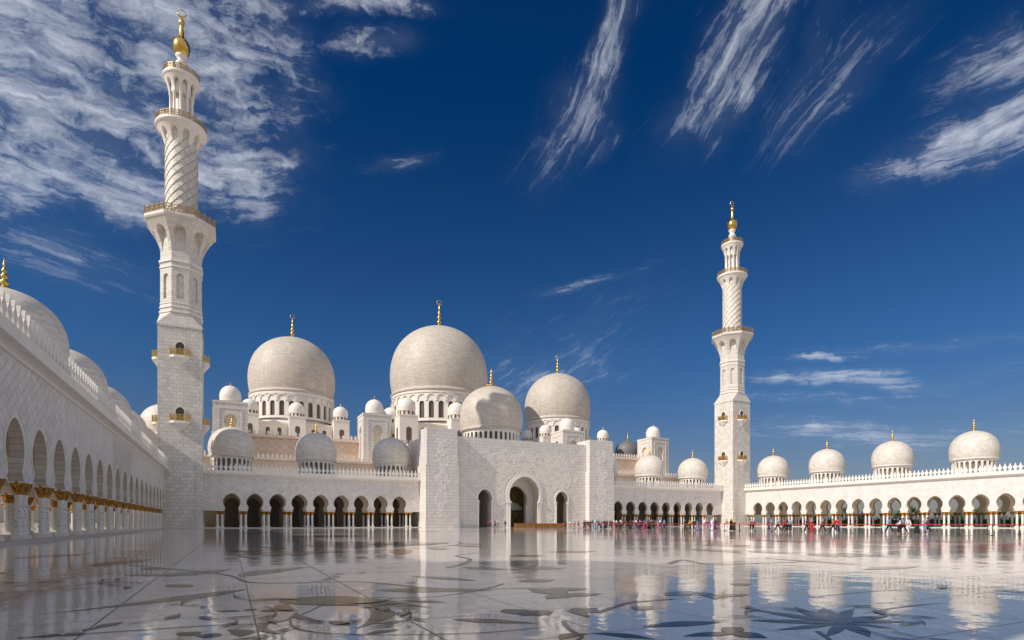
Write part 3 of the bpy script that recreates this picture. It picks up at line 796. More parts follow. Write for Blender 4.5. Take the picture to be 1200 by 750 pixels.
HWM, OA = 3.85, 3.62          # half side of the square shaft, apothem of the octagon
def minaret(label, loc):
    root = thing('minaret', label, 'minaret', (0, 0, 0), group='minarets at the courtyard corners')
    mb = MB(); mb.box(-HWM, HWM, -HWM, HWM, 0, 40.6)
    build('square_shaft', mb, 'minaret_block', root)
    mb = MB()
    for z, o in ((0, .22), ):
        mb.box(-HWM - o, HWM + o, -HWM - o, HWM + o, 0, 1.1)
        for sx in (-1, 1):
            for sy in (-1, 1): mb.box(sx * (HWM - .5) - .62, sx * (HWM - .5) + .62, sy * (HWM - .5) - .62, sy * (HWM - .5) + .62, 1.1, 12.2)
    build('plinth', mb, 'minaret_block', root)
    # square to octagon
    mb = MB(); t8 = tan(PI / 8); z0, z1 = 40.6, 43.2; hq = HWM + .12
    for k in range(4):
        a = k * PI / 2; rot = lambda x, y, z: (x * cos(a) - y * sin(a), x * sin(a) + y * cos(a), z)
        mb.face((rot(hq, -hq, z0), rot(hq, hq, z0), rot(OA, OA * t8, z1), rot(OA, -OA * t8, z1)))
        mb.face((rot(hq, hq, z0), rot(OA * t8, OA, z1), rot(OA, OA * t8, z1)))
        mb.face((rot(hq, hq, z0), rot(hq, -hq, z0), rot(hq, -hq, z0 - .4), rot(hq, hq, z0 - .4)))
    build('transition', mb, 'octagon_block', root)
    # octagonal shaft with a blind niche in every face
    mb = MB(); w8 = OA * t8
    for k in range(8):
        a = k * PI / 4
        def P(u, z, d): r = OA - d; return (r * cos(a) - u * sin(a), r * sin(a) + u * cos(a), z)
        arch_strip(mb, P, -w8, w8, 43.2, 53.6, 0, round_arch(46.0, .62, 50.4, 6), .38, False)
        arch_panel(mb, P, 0, round_arch(46.0, .66, 50.4, 6), .36)
    oct_ = build('octagonal_shaft', mb, 'octagon_block', root)
    for z, h, o in ((43.2, .35, .22), (44.2, .28, .16), (45.0, .22, .10), (52.2, .30, .14), (53.3, .45, .22)):
        mb = MB(); poly_lathe(mb, 8, [(OA - .2, z), (OA + o, z), (OA + o, z + h), (OA - .2, z + h)]); build('moulding', mb, 'marble', oct_)
    # first gallery
    mb = MB(); poly_lathe(mb, 8, [(OA - .03, 53.6), (OA - .03, 61.5)]); flare(mb, 8, OA, 6.0, 55.6, 61.3, False, tz=.80)
    poly_lathe(mb, 8, [(5.6, 61.3), (6.1, 61.3), (6.25, 61.55), (6.25, 62.1), (5.0, 62.15)])
    b1 = build('gallery', mb, 'octagon_block', root)
    mb = MB(); railing(mb, [(x, y, 62.12) for x, y, z in poly_ring(8, 6.1, 0)], 1.35, .11, 1.3); build('railing', mb, 'rail_bronze', b1)
    # spiral shaft
    mb = MB(); RS = 2.95; mb.lathe([(RS + .35, 62.1), (RS + .35, 62.7), (RS, 62.9), (RS, 80.0)], 40)
    sp = build('spiral_shaft', mb, 'spiral_block', root, True)
    mb = MB(); K = 30
    for k in range(K):
        def pt(t, r, dz): a = t * 5.2; return (r * cos(a), r * sin(a), 62.9 + 16.2 * t + dz)
        a, b = k / K, (k + 1) / K
        for (ra, da, rb, db) in ((RS - .02, 0, RS + .09, .07), (RS + .09, .07, RS + .09, .22), (RS + .09, .22, RS - .02, .30)):
            mb.face((pt(a, ra, da), pt(b, ra, da), pt(b, rb, db), pt(a, rb, db)))
    rib = mb.mesh('spiral_rib', 'spiral_block', False)
    for k in range(11): link('spiral_rib', rib, sp, (0, 0, 0), k * 2 * PI / 11)
    mb = MB()
    for k in range(K):
        def pt(t, r, dz): a = -t * 4.4; return (r * cos(a), r * sin(a), 62.9 + 16.2 * t + dz)
        a, b = k / K, (k + 1) / K
        for (ra, da, rb, db) in ((RS - .02, 0, RS + .04, .04), (RS + .04, .04, RS + .04, .12), (RS + .04, .12, RS - .02, .16)):
            mb.face((pt(a, ra, da), pt(b, ra, da), pt(b, rb, db), pt(a, rb, db)))
    rib = mb.mesh('counter_rib', 'spiral_block', False)
    for k in range(11): link('counter_rib', rib, sp, (0, 0, 0), k * 2 * PI / 11)
    # second gallery
    mb = MB(); mb.lathe([(RS - .04, 76), (RS - .04, 82)], 32); flare(mb, 10, RS, 4.45, 77.6, 81.3, True, tz=.78)
    mb.lathe([(4.3, 81.3), (4.55, 81.3), (4.7, 81.5), (4.7, 81.95), (4.55, 82.05), (0, 82.05)], 40)
    b2 = build('gallery', mb, 'marble', root)
    ring = lambda r, z, n: [(r * cos(2 * PI * k / n), r * sin(2 * PI * k / n), z) for k in range(n)]
    mb = MB(); railing(mb, ring(4.5, 82.03, 20), 1.15, .09, 1.4); build('railing', mb, 'rail_bronze', b2)
    # open lantern
    mb = MB(); mb.lathe([(1.35, 82), (1.35, 90.5)], 20); mb.lathe([(2.5, 82.03), (2.5, 82.5), (2.2, 82.6), (1.3, 82.6)], 24)
    la = build('lantern', mb, 'marble', root)
    mb = MB(); mb.lathe([(.36, 82.5), (.36, 82.8), (.27, 82.95), (.25, 88.0), (.36, 88.3), (.36, 88.6)], 10); cm = mb.mesh('lantern_column', 'marble', True)
    for k in range(10): a = 2 * PI * (k + .5) / 10; link('column', cm, la, (1.98 * cos(a), 1.98 * sin(a), 0))
    mb = MB(); mb.lathe([(2.0, 88.4), (2.0, 92)], 24); flare(mb, 10, 2.25, 3.2, 88.5, 91.6, True, tz=.80)
    mb.lathe([(1.4, 88.45), (2.3, 88.45)], 24)
    mb.lathe([(3.1, 91.6), (3.3, 91.65), (3.42, 91.85), (3.42, 92.25), (0, 92.35)], 36)
    b3 = build('gallery', mb, 'marble', root)
    mb = MB(); railing(mb, ring(3.25, 92.3, 16), 1.1, .08, 1.3); build('railing', mb, 'rail_bronze', b3)
    # baluster neck, golden ball, spire
    mb = MB(); mb.lathe([(1.15, 92.3), (1.1, 93.6), (.72, 94.1), (.72, 94.5), (1.05, 95.0), (1.15, 95.4), (.85, 95.9), (.65, 96.2), (.95, 96.7), (1.15, 97.1), (0, 97.2)], 20)
    build('neck', mb, 'marble', root, True)
    mb = MB(); mb.lathe([(.5, 97.0), (.95, 97.3), (1.4, 97.9), (1.62, 98.7), (1.55, 99.5), (1.2, 100.2), (.75, 100.7), (.50, 101.2), (.42, 102.2), (.30, 103.1), (.28, 103.4), (.48, 103.7), (.55, 104.1), (.42, 104.5), (.18, 104.9), (.10, 105.2), (0, 105.4)], 20)
    fi = build('finial', mb, 'gold', root, True)
    mb = MB()
    for k in range(4): a = k * PI / 2 + .5; mb.lathe([(0, 0), (.20, .05), (.24, .25), (.12, .42), (0, .45)], 8, (1.45 * cos(a), 1.45 * sin(a), 99.7))
    build('knob', mb, 'wood_dark', fi)
    mb = MB(); crescent_mb(mb, (0, 0, 105.2), .75); build('crescent', mb, 'gold', root, True)
    # small balconies on the four faces, at two levels
    def balcony_meshes():
        w, dp = 1.75, 1.25; foot = [(-w, 0), (-w, -.55), (-w * .55, -dp), (w * .55, -dp), (w, -.55), (w, 0)]
        mb = MB(); mb.prism(foot, lambda x, y: (x, y, 0), lambda x, y: (x, y, -.45))
        mb.prism([(x * .94, y * .94) for x, y in foot], lambda x, y: (x, y, -.45), lambda x, y: (x * .10, y * .16, -2.0))
        a = mb.mesh('balcony', 'marble')
        mb = MB(); railing(mb, [(x * .95, y * .95, 0) for x, y in foot], 1.25, .07, 1.0, False); r = mb.mesh('railing', 'gold')
        def P(u, z, d): return (u, -.03 + d, z)
        pr = keyhole(0, .62, 1.95, .80, .1, 6, .62)
        mb = MB(); arch_panel(mb, P, 0, pr, 0); wd = mb.mesh('opening', 'glass_dark')
        mb = MB(); arch_trim(mb, P, 0, pr, .22, .12); f = mb.mesh('surround', 'marble')
        return a, r, wd, f
    A, Rl, Wd, Fm = balcony_meshes()
    for z in (21.4, 34.4):
        for k in range(4):
            a = k * PI / 2; p = Vector((HWM * sin(a), -HWM * cos(a), z))
            b = link('balcony', A, root, p, a)
            for nm, me in (('railing', Rl), ('opening', Wd), ('surround', Fm)): link(nm, me, b)
    root.location = loc; WLOC[root.name] = Vector(loc)
    return root
m1 = minaret('tall minaret with gold finial at the end of the left arcade', (-9.0, 134.8, 0))
m2 = copy_tree(m1, None, (2 * CX + 9.0 - .2, 134.8, 0)); m2['label'] = 'smaller looking distant minaret at the corner of the right arcade'
m3 = copy_tree(m1, None, (-9.0, 5.2, 0)); m3['label'] = 'nearest minaret beside the near end of the left arcade'

# ================================================================ PRAYER HALL
hall = thing('prayer_hall', 'great white prayer hall with three large domes behind the portal', 'mosque', (CX, 170, 0))
def parapet(mb, x0, x1, y, z, step=1.05, s=.9):
    u = x0 + .5
    half = [(.20, 0), (.20, .2), (.36, .42), (.34, .66), (.14, .88), (0, 1.2)]
    poly = [(x * s, zz * s) for x, zz in half] + [(-x * s, zz * s) for x, zz in half[::-1]][1:]
    while u < x1:
        mb.prism(poly, lambda x, zz: (u + x, y - .09, z + zz), lambda x, zz: (u + x, y + .09, z + zz)); u += step
HX0, HX1 = CX - 73.4, CX + 73.4
mb = MB(); mb.box(HX0 - 3, HX1 + 3, 151.0, 166, 0, 16.6); build('podium', mb, 'hall_stone', hall)
mb = MB(); mb.box(HX0 - 3.3, HX1 + 3.3, 150.6, 151.6, 16.6, 17.2); mb.box(HX0 - .4, HX1 + .4, 165.4, 166.6, 24.1, 24.9); mb.box(HX0 - .2, HX1 + .2, 165.7, 166.6, 18.9, 19.3); build('cornice', mb, 'hall_stone', hall)
mb = MB(); mb.box(HX0, HX1, 166, 232, 0, 24.1); build('wall', mb, 'hall_tile', hall)
mb = MB(); mb.box(HX0 - .1, HX1 + .1, 165.9, 232, 24.1, 24.7); build('roof', mb, 'hall_stone', hall)
mb = MB(); parapet(mb, HX0 - 3, HX1 + 3, 150.9, 17.2); build('parapet', mb, 'marble', hall)['kind'] = 'stuff'
mb = MB(); parapet(mb, HX0, HX1, 165.8, 24.9, 1.15, 1.05); build('parapet', mb, 'marble', hall)['kind'] = 'stuff'

def big_dome(cx, cy, zd, zs, R, Hf, nwin, fh, courses='dome_course'):
    mb = MB(); mb.lathe([(r + 0, z + zs) for r, z in dome_prof(R, Hf)], 96, (cx, cy, 0))
    d = build('dome', mb, courses, hall, True)
    rd = R * .955; h = zs - .085 * R - zd
    mb = MB(); w = 2 * PI * rd / nwin
    def P(u, z, dd): a = u / rd; return (cx + (rd - dd) * cos(a), cy + (rd - dd) * sin(a), z)
    wz0, wz1 = zd + h * .10, zd + h * .66; hw = w * .27
    for k in range(nwin):
        arch_strip(mb, P, k * w, (k + 1) * w, zd, zs - .085 * R, (k + .5) * w, round_arch(wz0, hw, wz1 - hw, 6), .55, False)
    mb.lathe([(rd, zd), (rd + .25, zd), (rd + .25, zd + .35), (rd, zd + .5)], 72, (cx, cy, 0))
    build('drum', mb, 'marble', d)
    # scalloped band under the springing
    mb = MB()
    for k in range(nwin):
        c = (k + .5) * w; s0 = wz1 + h * .02; pr = round_arch(s0 - .2, w * .40, s0 + h * .06, 6)
        arch_trim(mb, P, c, pr, w * .10, .28)
    mb.lathe([(rd, zs - .085 * R - .9), (rd + .3, zs - .085 * R - .7), (rd + .3, zs - .085 * R)], 72, (cx, cy, 0))
    build('scalloped_band', mb, 'marble', d)
    for k in range(nwin):
        a = (k + .5) * w / rd
        if cos(a) * (0 - cx) + sin(a) * (0 - cy) < -.15 * math.hypot(cx, cy): continue
        mb = MB(); arch_panel(mb, P, (k + .5) * w, round_arch(wz0, hw * 1.02, wz1 - hw, 6), .50); build('window', mb, 'window_lattice', d)
    mb = MB(); mb.lathe([(rd - .6, zd), (rd - .6, zs - .3)], 48, (cx, cy, 0)); build('drum_core', mb, 'glass_dark', d)
    top = zs + R * Hf - .25
    mb = MB(); finial_mb(mb, (cx, cy, top), fh * .86, 14, .85); build('finial', mb, 'gold', d, True)
    mb = MB(); crescent_mb(mb, (cx, cy, top + fh * .80), fh * .085); build('crescent', mb, 'gold', d, True)
    return d
YD = 200.6
big_dome(CX, YD, 36.0, 48.0, 17.9, 1.44, 32, 10.5)
big_dome(CX - 51, YD, 33.6, 43.0, 13.5, 1.44, 28, 8.2)
big_dome(CX + 51, YD, 33.6, 43.0, 13.5, 1.44, 28, 8.2)

def turret(x, y, z0, zb, R):
    """a small domed turret on a windowed base"""
    mb = MB(); w = R * 1.02
    mb.box(x - w, x + w, y - w, y + w, z0, zb - R * .55)
    poly = [(w * .9, zb - R * .55)]
    mb.lathe([(R * .92, zb - R * .55), (R * .92, zb - .1)], 16, (x, y, 0))
    mb.box(x - w - .12, x + w + .12, y - w - .12, y + w + .12, zb - R * .55 - .35, zb - R * .55 + .003)
    t = build('turret', mb, 'turret_marble', hall)
    mb = MB()
    for fx, fy in ((0, -1), (-1, 0)):
        def P(u, z, d): return (x + fx * (w + .012) + (u if fy else 0), y + fy * (w + .012) + (u if fx else 0), z)
        arch_panel(mb, P, 0, round_arch(z0 + (zb - z0) * .12, w * .30, z0 + (zb - z0) * .50, 5), 0)
    for k in range(12):
        a = 2 * PI * k / 12
        def P(u, z, d): return (x + (R * .935) * cos(a) - u * sin(a), y + (R * .935) * sin(a) + u * cos(a), z)
        arch_panel(mb, P, 0, round_arch(zb - R * .48, R * .11, zb - R * .2, 3), 0)
    build('window', mb, 'window_lattice', t)['kind'] = 'stuff'
    mb = MB(); mb.lathe([(r, z + zb) for r, z in dome_prof(R, 1.45, True, 2)], 28, (x, y, 0)); build('turret_dome', mb, 'turret_marble', t, True)
    mb = MB(); finial_mb(mb, (x, y, zb + R * 1.43), R * .55, 8); build('finial', mb, 'gold', t, True)
def terrace(cx, cy, hw, z0, z1, zt, R, nwin):
    mb = MB(); mb.box(cx - hw, cx + hw, cy - hw, cy + hw, z0, z1); mb.box(cx - hw - .25, cx + hw + .25, cy - hw - .25, cy + hw + .25, z1 - .5, z1 + .06)
    # sloped skirt up to the drum
    mb.lathe([(hw * 1.0, z1 + .06), (hw * .93, z1 + 1.6), (hw * .80, z1 + 2.4)], 32, (cx, cy, 0))
    t = build('terrace', mb, 'turret_marble', hall)
    mb = MB()
    for k in range(nwin):
        u0 = (k + .5) / nwin * 2 * hw - hw
        for fx, fy in ((0, -1), (-1, 0)):
            def P(u, z, d): return (cx + fx * (hw + .013) + (u if fy else 0), cy + fy * (hw + .013) + (u if fx else 0), z)
            arch_panel(mb, P, u0, round_arch(z0 + .9, hw * .045, z1 - 2.2, 5), 0)
    build('window', mb, 'window_lattice', t)
    for sx, sy in ((-1, -1), (0, -1.04), (1, -1), (-1.04, 0), (1.04, 0), (-1, 1), (1, 1)):
        turret(cx + sx * hw, cy + sy * hw, z0 + .4, zt, R)
terrace(CX, YD, 17.4, 24.6, 34.4, 38.0, 3.0, 9)
terrace(CX - 51, YD, 13.2, 24.6, 32.0, 35.0, 2.35, 8)
terrace(CX + 51, YD, 13.2, 24.6, 32.0, 35.0, 2.35, 8)
# entrance dome behind the portal
def entrance_dome():
    cx, cy, R, zs = CX, 153.7, 9.35, 28.6
    mb = MB(); mb.lathe([(r, z + zs) for r, z in dome_prof(R, 1.40)], 80, (cx, cy, 0)); d = build('dome', mb, 'dome_course', hall, True)
    mb = MB(); colonnade_drum(mb, cx, cy, 8.5, 22.4, zs - .6, 36, 26.6, .42, .45); build('drum', mb, 'marble', d)
    mb = MB(); mb.lathe([(7.95, 22.4), (7.95, zs - .5)], 36, (cx, cy, 0)); build('drum_glazing', mb, 'window_lattice', d)
    mb = MB(); mb.lathe([(R * .22, zs + R * 1.372), (R * .24, zs + R * 1.39), (R * .12, zs + R * 1.42), (0, zs + R * 1.45)], 20, (cx, cy, 0)); finial_mb(mb, (cx, cy, zs + R * 1.40), 5.4); build('finial', mb, 'gold', d, True)
entrance_dome()
# square towers with keyhole niches
def tower(x):
    hw, z0, z1, y = 3.95, 12.4, 31.8, 163.4
    mb = MB(); pr = keyhole(18.0, 1.15, 26.9, 1.45, .25, 8, 1.12)
    for k in range(4):
        a = k * PI / 2
        def P(u, z, d): r = hw - d; lx, ly = u, -r; return (x + lx * cos(a) - ly * sin(a), y + lx * sin(a) + ly * cos(a), z)
        arch_strip(mb, P, -hw, hw, z0, z1, 0, pr, .6, False)
        # raised border of the tall panel
        for (ua, ub, za, zb) in ((-2.75, -2.45, 17, 30.2), (2.45, 2.75, 17, 30.2), (-2.45, 2.45, 29.9, 30.2)):
            c = [P(ua, za, -.10), P(ub, za, -.10), P(ub, zb, -.10), P(ua, zb, -.10)]; e = [P(ua, za, .02), P(ub, za, .02), P(ub, zb, .02), P(ua, zb, .02)]
            mb.face(c)
            for j in range(4): mb.face((c[j], c[(j + 1) % 4], e[(j + 1) % 4], e[j]))
    mb.box(x - hw, x + hw, y - hw, y + hw, z1, z1 + .02); mb.box(x - hw - .1, x + hw + .1, y - hw - .1, y + hw + .1, z1 - .6, z1 - .001)
    t = build('tower', mb, 'portal_block', hall)
    mb = MB(); mb.box(x - hw + .62, x + hw - .62, y - hw + .62, y + hw - .62, z0, z1 - .3); build('tower_core', mb, 'ceiling_plaster', t)
    mb = MB(); mb.lathe([(2.3, z1), (2.3, z1 + .7)], 24, (x, y, 0)); mb.lathe([(r, z + z1 + .8) for r, z in dome_prof(2.55, 1.55, True, 2)], 32, (x, y, 0)); build('tower_dome', mb, 'turret_marble', t, True)
    mb = MB(); finial_mb(mb, (x, y, z1 + .8 + 2.55 * 1.53), 1.2, 8); build('finial', mb, 'gold', t, True)
for x in (CX - 69.4, CX - 32.4, CX + 32.4, CX + 69.4): tower(x)
# low blocks with small domes next to the entrance dome, right and left
for sx in (-1, 1):
    x = CX + sx * 23; mb = MB(); mb.box(x - 7, x + 7, 152, 164, 16, 22.6); mb.box(x - 7.2, x + 7.2, 151.8, 164.2, 22.0, 22.4)
    build('wing', mb, 'turret_marble', hall)
# grey dome and a pale corner dome on the far wings
mb = MB(); mb.lathe([(r, z + 29.2) for r, z in dome_prof(5.2, 1.15)], 40, (148, 190, 0)); mb.lathe([(5, 20), (5, 29)], 32, (148, 190, 0)); d = build('dome', mb, 'grey_dome_course', hall, True); d['label'] = 'dark grey dome beyond the right roof parapet'
mb = MB(); finial_mb(mb, (148, 190, 35.0), 4.0); build('finial', mb, 'gold', d, True)
mb = MB(); mb.box(141.0, 156, 182, 204, 0, 26.5); mb.box(-26, -7, 168, 196, 0, 22); build('wing', mb, 'hall_stone', hall)
mb = MB(); mb.lathe([(r, z + 24.8) for r, z in dome_prof(6.2, 1.40)], 40, (-15.8, 180, 0)); mb.lathe([(5.6, 21.9), (5.6, 24.5)], 32, (-15.8, 180, 0)); d = build('dome', mb, 'small_dome_course', hall, True)
mb = MB(); finial_mb(mb, (-15.8, 180, 33.4), 3.0); build('finial', mb, 'gold', d, True)

# ================================================================ ENTRANCE PORTAL
portal = thing('entrance_portal', 'tall carved stone portal with a large horseshoe arch between pylons', 'portal', (CX, 132.4, 0))
PX0, PX1 = 42.1, 49.95
for sx in (-1, 1):
    xa, xb = (PX0, PX1) if sx < 0 else (2 * CX - PX1, 2 * CX - PX0)
    mb = MB(); mb.box(xa, xb, 130.8, 137, 0, 24.1); mb.box(xa - .28, xb + .28, 130.55, 137.2, 0, 15.2); mb.box(xa - .40, xb + .40, 130.4, 137.3, 0, 1.6)
    p = build('pylon', mb, 'portal_block', portal)
def PW(u, z, d): return (u, 132.4 + d, z)
mb = MB(); cen = keyhole(.0, 4.25, 8.4, 4.55, .35, 14, 4.20); sid = keyhole(.0, 1.72, 7.5, 1.95, .25, 10, 1.68)
arch_strip(mb, PW, PX1, 63, 0, 22.6, 58.0, sid, 1.9, False, 0, 1)
arch_strip(mb, PW, 63, 2 * CX - 63, 0, 22.6, CX, cen, 1.9, False, 0, 1)
arch_strip(mb, PW, 2 * CX - 63, 2 * CX - PX1, 0, 22.6, 2 * CX - 58.0, sid, 1.9, False, 0, 1)
build('wall', mb, ['portal_block', 'soffit_block'], portal)
mb = MB()
mb.box(PX0 + .3, 2 * CX - PX0 - .3, 137, 151, 15, 22.4); mb.box(PX0 + .3, PX1 + 2, 137, 151, 0, 15); mb.box(2 * CX - PX1 - 2, 2 * CX - PX0 - .3, 137, 151, 0, 15)
mb.box(PX1, 2 * CX - PX1, 134.3, 138, 13.6, 22.55); mb.box(PX1, 2 * CX - PX1, 132.42, 134.3, 22.6, 22.75)
for (a, b) in ((60.4, 64.2), (2 * CX - 64.2, 2 * CX - 60.4)): mb.box(a, b, 134.31, 145, 0, 13.6)
build('body', mb, 'portal_block', portal)
for c, pr, w, pd in ((CX, cen, .95, .22), (58.0, sid, .5, .14), (2 * CX - 58.0, sid, .5, .14)):
    mb = MB(); arch_trim(mb, PW, c, pr, w, pd); arch_trim(mb, PW, c, pr, w * .35, pd + .1); build('arch_surround', mb, 'marble', portal)
    mb = MB()
    hz = 6.35 if c == CX else 6.4
    for sg in (-1, 1):
        h = pr[1][1]; mb.box(c + sg * (h + w * .5) - w * .72, c + sg * (h + w * .5) + w * .72, 132.4 - pd - .22, 132.6, hz, hz + .4)
    build('impost', mb, 'marble', portal)
# vestibule: second arch, golden floral glass, canopy and door
def PV(u, z, d): return (u, 137.2 + d, z)
mb = MB(); arch_strip(mb, PV, 64.2, 2 * CX - 64.2, 0, 13.6, CX, keyhole(0, 3.1, 7.4, 3.4, .3, 10, 3.05), 1.2, False)
mb.box(50, 60.4, 143.5, 144, 0, 13.6); mb.box(2 * CX - 60.4, 2 * CX - 50, 143.5, 144, 0, 13.6)
build('inner_arch', mb, 'marble', portal)
mb = MB(); mb.box(64.2, 2 * CX - 64.2, 143.0, 143.3, 0, 13.6); gl = build('glass_screen', mb, 'gold_floral_glass', portal)
mb = MB(); mb.box(CX - 3.2, CX - .3, 142.7, 142.98, 0, 4.6); mb.box(CX + .3, CX + 1.5, 142.7, 142.98, 0, 3.6); build('door', mb, 'glass_dark', portal)
mb = MB(); mb.prism([(-4.3, 0), (4.3, 0), (4.1, .9), (2.8, 1.9), (0, 2.5), (-2.8, 1.9), (-4.1, .9)], lambda x, z: (CX + x, 142.2, 4.7 + z), lambda x, z: (CX + x, 142.6, 4.7 + z)); build('canopy', mb, 'floral_canopy', portal)
for c in (58.0, 2 * CX - 58.0):
    mb = MB()
    def PD(u, z, d): return (u, 143.42, z)
    arch_panel(mb, PD, c - .6, round_arch(0, 1.25, 7.4, 6), 0); build('door', mb, 'glass_dark', portal)
    mb = MB(); mb.lathe([(.34, 0), (.28, .4), (.26, 7.0), (.45, 7.6), (0, 7.6)], 12, (c + .9, 139.5, 0)); build('column', mb, 'marble', portal)
# carved floral relief
def leaf_bump(mb, P, u, z, a, L, w, h):
    ca, sa = cos(a), sin(a); q = lambda s, t, d: P(u + s * ca - t * sa, z + s * sa + t * ca, d)
    tip, root, l, r, mid = q(L, 0, -.01), q(0, 0, -.01), q(L * .45, w, 0), q(L * .45, -w, 0), q(L * .42, 0, -h)
    for A, B in ((root, r), (r, tip), (tip, l), (l, root)): mb.face((A, B, mid))
def relief(P, inside, u0, u1, z0, z1, n, seed):
    rnd = random.Random(seed); mb = MB(); k = 0
    while k < n:
        u, z = rnd.uniform(u0, u1), rnd.uniform(z0, z1)
        if not inside(u, z): continue
        # a curling spray: stem with leaves on both sides
        a = rnd.uniform(0, 2 * PI); cv = rnd.choice((-1, 1)) * rnd.uniform(.25, .6); st = .27; x, y = u, z
        for j in range(rnd.randint(4, 8)):
            nx, ny = x + st * cos(a), y + st * sin(a)
            if not inside(nx, ny): break
            leaf_bump(mb, P, x, y, a, st * 1.15, .05, .05)
            leaf_bump(mb, P, x, y, a + rnd.uniform(.6, 1.1) * (1 if j % 2 else -1), rnd.uniform(.32, .55), rnd.uniform(.08, .14), rnd.uniform(.055, .09))
            x, y = nx, ny; a += cv; k += 1
    return mb
def in_mid(u, z):
    if z > 20.8 or z < 1.2: return False
    if math.hypot(u - CX, z - 8.4) < 5.9 or (abs(u - CX) < 5.6 and z < 8.4): return False
    for c in (58.0, 2 * CX - 58.0):
        if math.hypot(u - c, z - 7.5) < 2.75 or (abs(u - c) < 2.5 and z < 7.5): return False
    top = 20.6 - 1.1 * abs(sin((u - CX) * .55)) - .05 * abs(u - CX)
    if z > top: return False
    return abs(u - CX) < 15.2 + 2 * sin(z * 1.1) and z > 9.6 + .8 * sin(u) or (5.7 < abs(u - CX) < 8.8)
mb = relief(PW, in_mid, CX - 17.5, CX + 17.5, 1.2, 21, 4200, 5); tag(build('floral_relief', mb, 'marble', portal), kind='stuff')
for sx in (-1, 1):
    cxp = (PX0 + PX1) / 2 if sx < 0 else 2 * CX - (PX0 + PX1) / 2
    def PP(u, z, d): return (u, (130.55 if z < 15.2 else 130.8) + d, z)
    mb = relief(PP, lambda u, z: abs(u - cxp) < 1.5 + .55 * sin(z * 1.3 + sx) and 2.4 < z < 21.6, cxp - 2.3, cxp + 2.3, 2.4, 21.6, 700, 8 + sx)
    tag(build('floral_relief', mb, 'marble', portal), kind='stuff')

# ================================================================ FLOOR INLAYS
def flat(name, pts, mt, z=.004):
    mb = MB(); mb.face([(x, y, z) for x, y in pts]); return build(name, mb, mt, floor)
ZL = [0]
def nz(): ZL[0] += 1; return .004 + 2.2e-5 * ZL[0]
def leaf_pts(A, B, hw, bend=0.0, n=12, belly=.42):
    A, B = Vector((A[0], A[1])), Vector((B[0], B[1])); d = B - A; nn = Vector((-d.y, d.x)).normalized(); L = d.length
    ctr = lambda t: A + d * t + nn * (bend * L * 4 * t * (1 - t))
    wid = lambda t: hw * (sin(PI * t ** (math.log(.5) / math.log(belly))) ** 1.25 if 0 < t < 1 else 0)
    return [tuple(ctr(t) + nn * wid(t)) for t in [k / n for k in range(n + 1)]] + [tuple(ctr(t) - nn * wid(t)) for t in [k / n for k in range(n - 1, 0, -1)]]
def ribbon(name, pts, hw, mt):
    mb = MB(); pts = [Vector((p[0], p[1])) for p in pts]; z = nz(); prev = None
    for k, p in enumerate(pts):
        t = (pts[min(k + 1, len(pts) - 1)] - pts[max(k - 1, 0)]).normalized(); n = Vector((-t.y, t.x)); w = hw * (1 - .5 * k / len(pts))
        cur = (mb.v((p.x + n.x * w, p.y + n.y * w, z)), mb.v((p.x - n.x * w, p.y - n.y * w, z)))
        if prev: mb.f((prev[0], prev[1], cur[1], cur[0]))
        prev = cur
    return build(name, mb, mt, floor)
def gp(px, py): q = ground(px, py); return (q.x, q.y)
def leaf(a, b, hw, mt, bend=0.0, belly=.42, name='inlay_leaf'): return flat(name, leaf_pts(gp(*a), gp(*b), hw, bend, 12, belly), 'inlay_' + mt, nz())
def smooth(pts, n=6):
    P = [Vector(p) for p in pts]; out = []
    for k in range(len(P) - 1):
        p0, p1, p2, p3 = P[max(k - 1, 0)], P[k], P[k + 1], P[min(k + 2, len(P) - 1)]
        for j in range(n):
            t = j / n; out.append(.5 * (2 * p1 + (p2 - p0) * t + (2 * p0 - 5 * p1 + 4 * p2 - p3) * t * t + (3 * p1 - p0 - 3 * p2 + p3) * t ** 3))
    return out + [P[-1]]
def stem(pxs, hw, mt): return ribbon('inlay_stem', smooth([gp(*p) for p in pxs]), hw, 'inlay_' + mt)
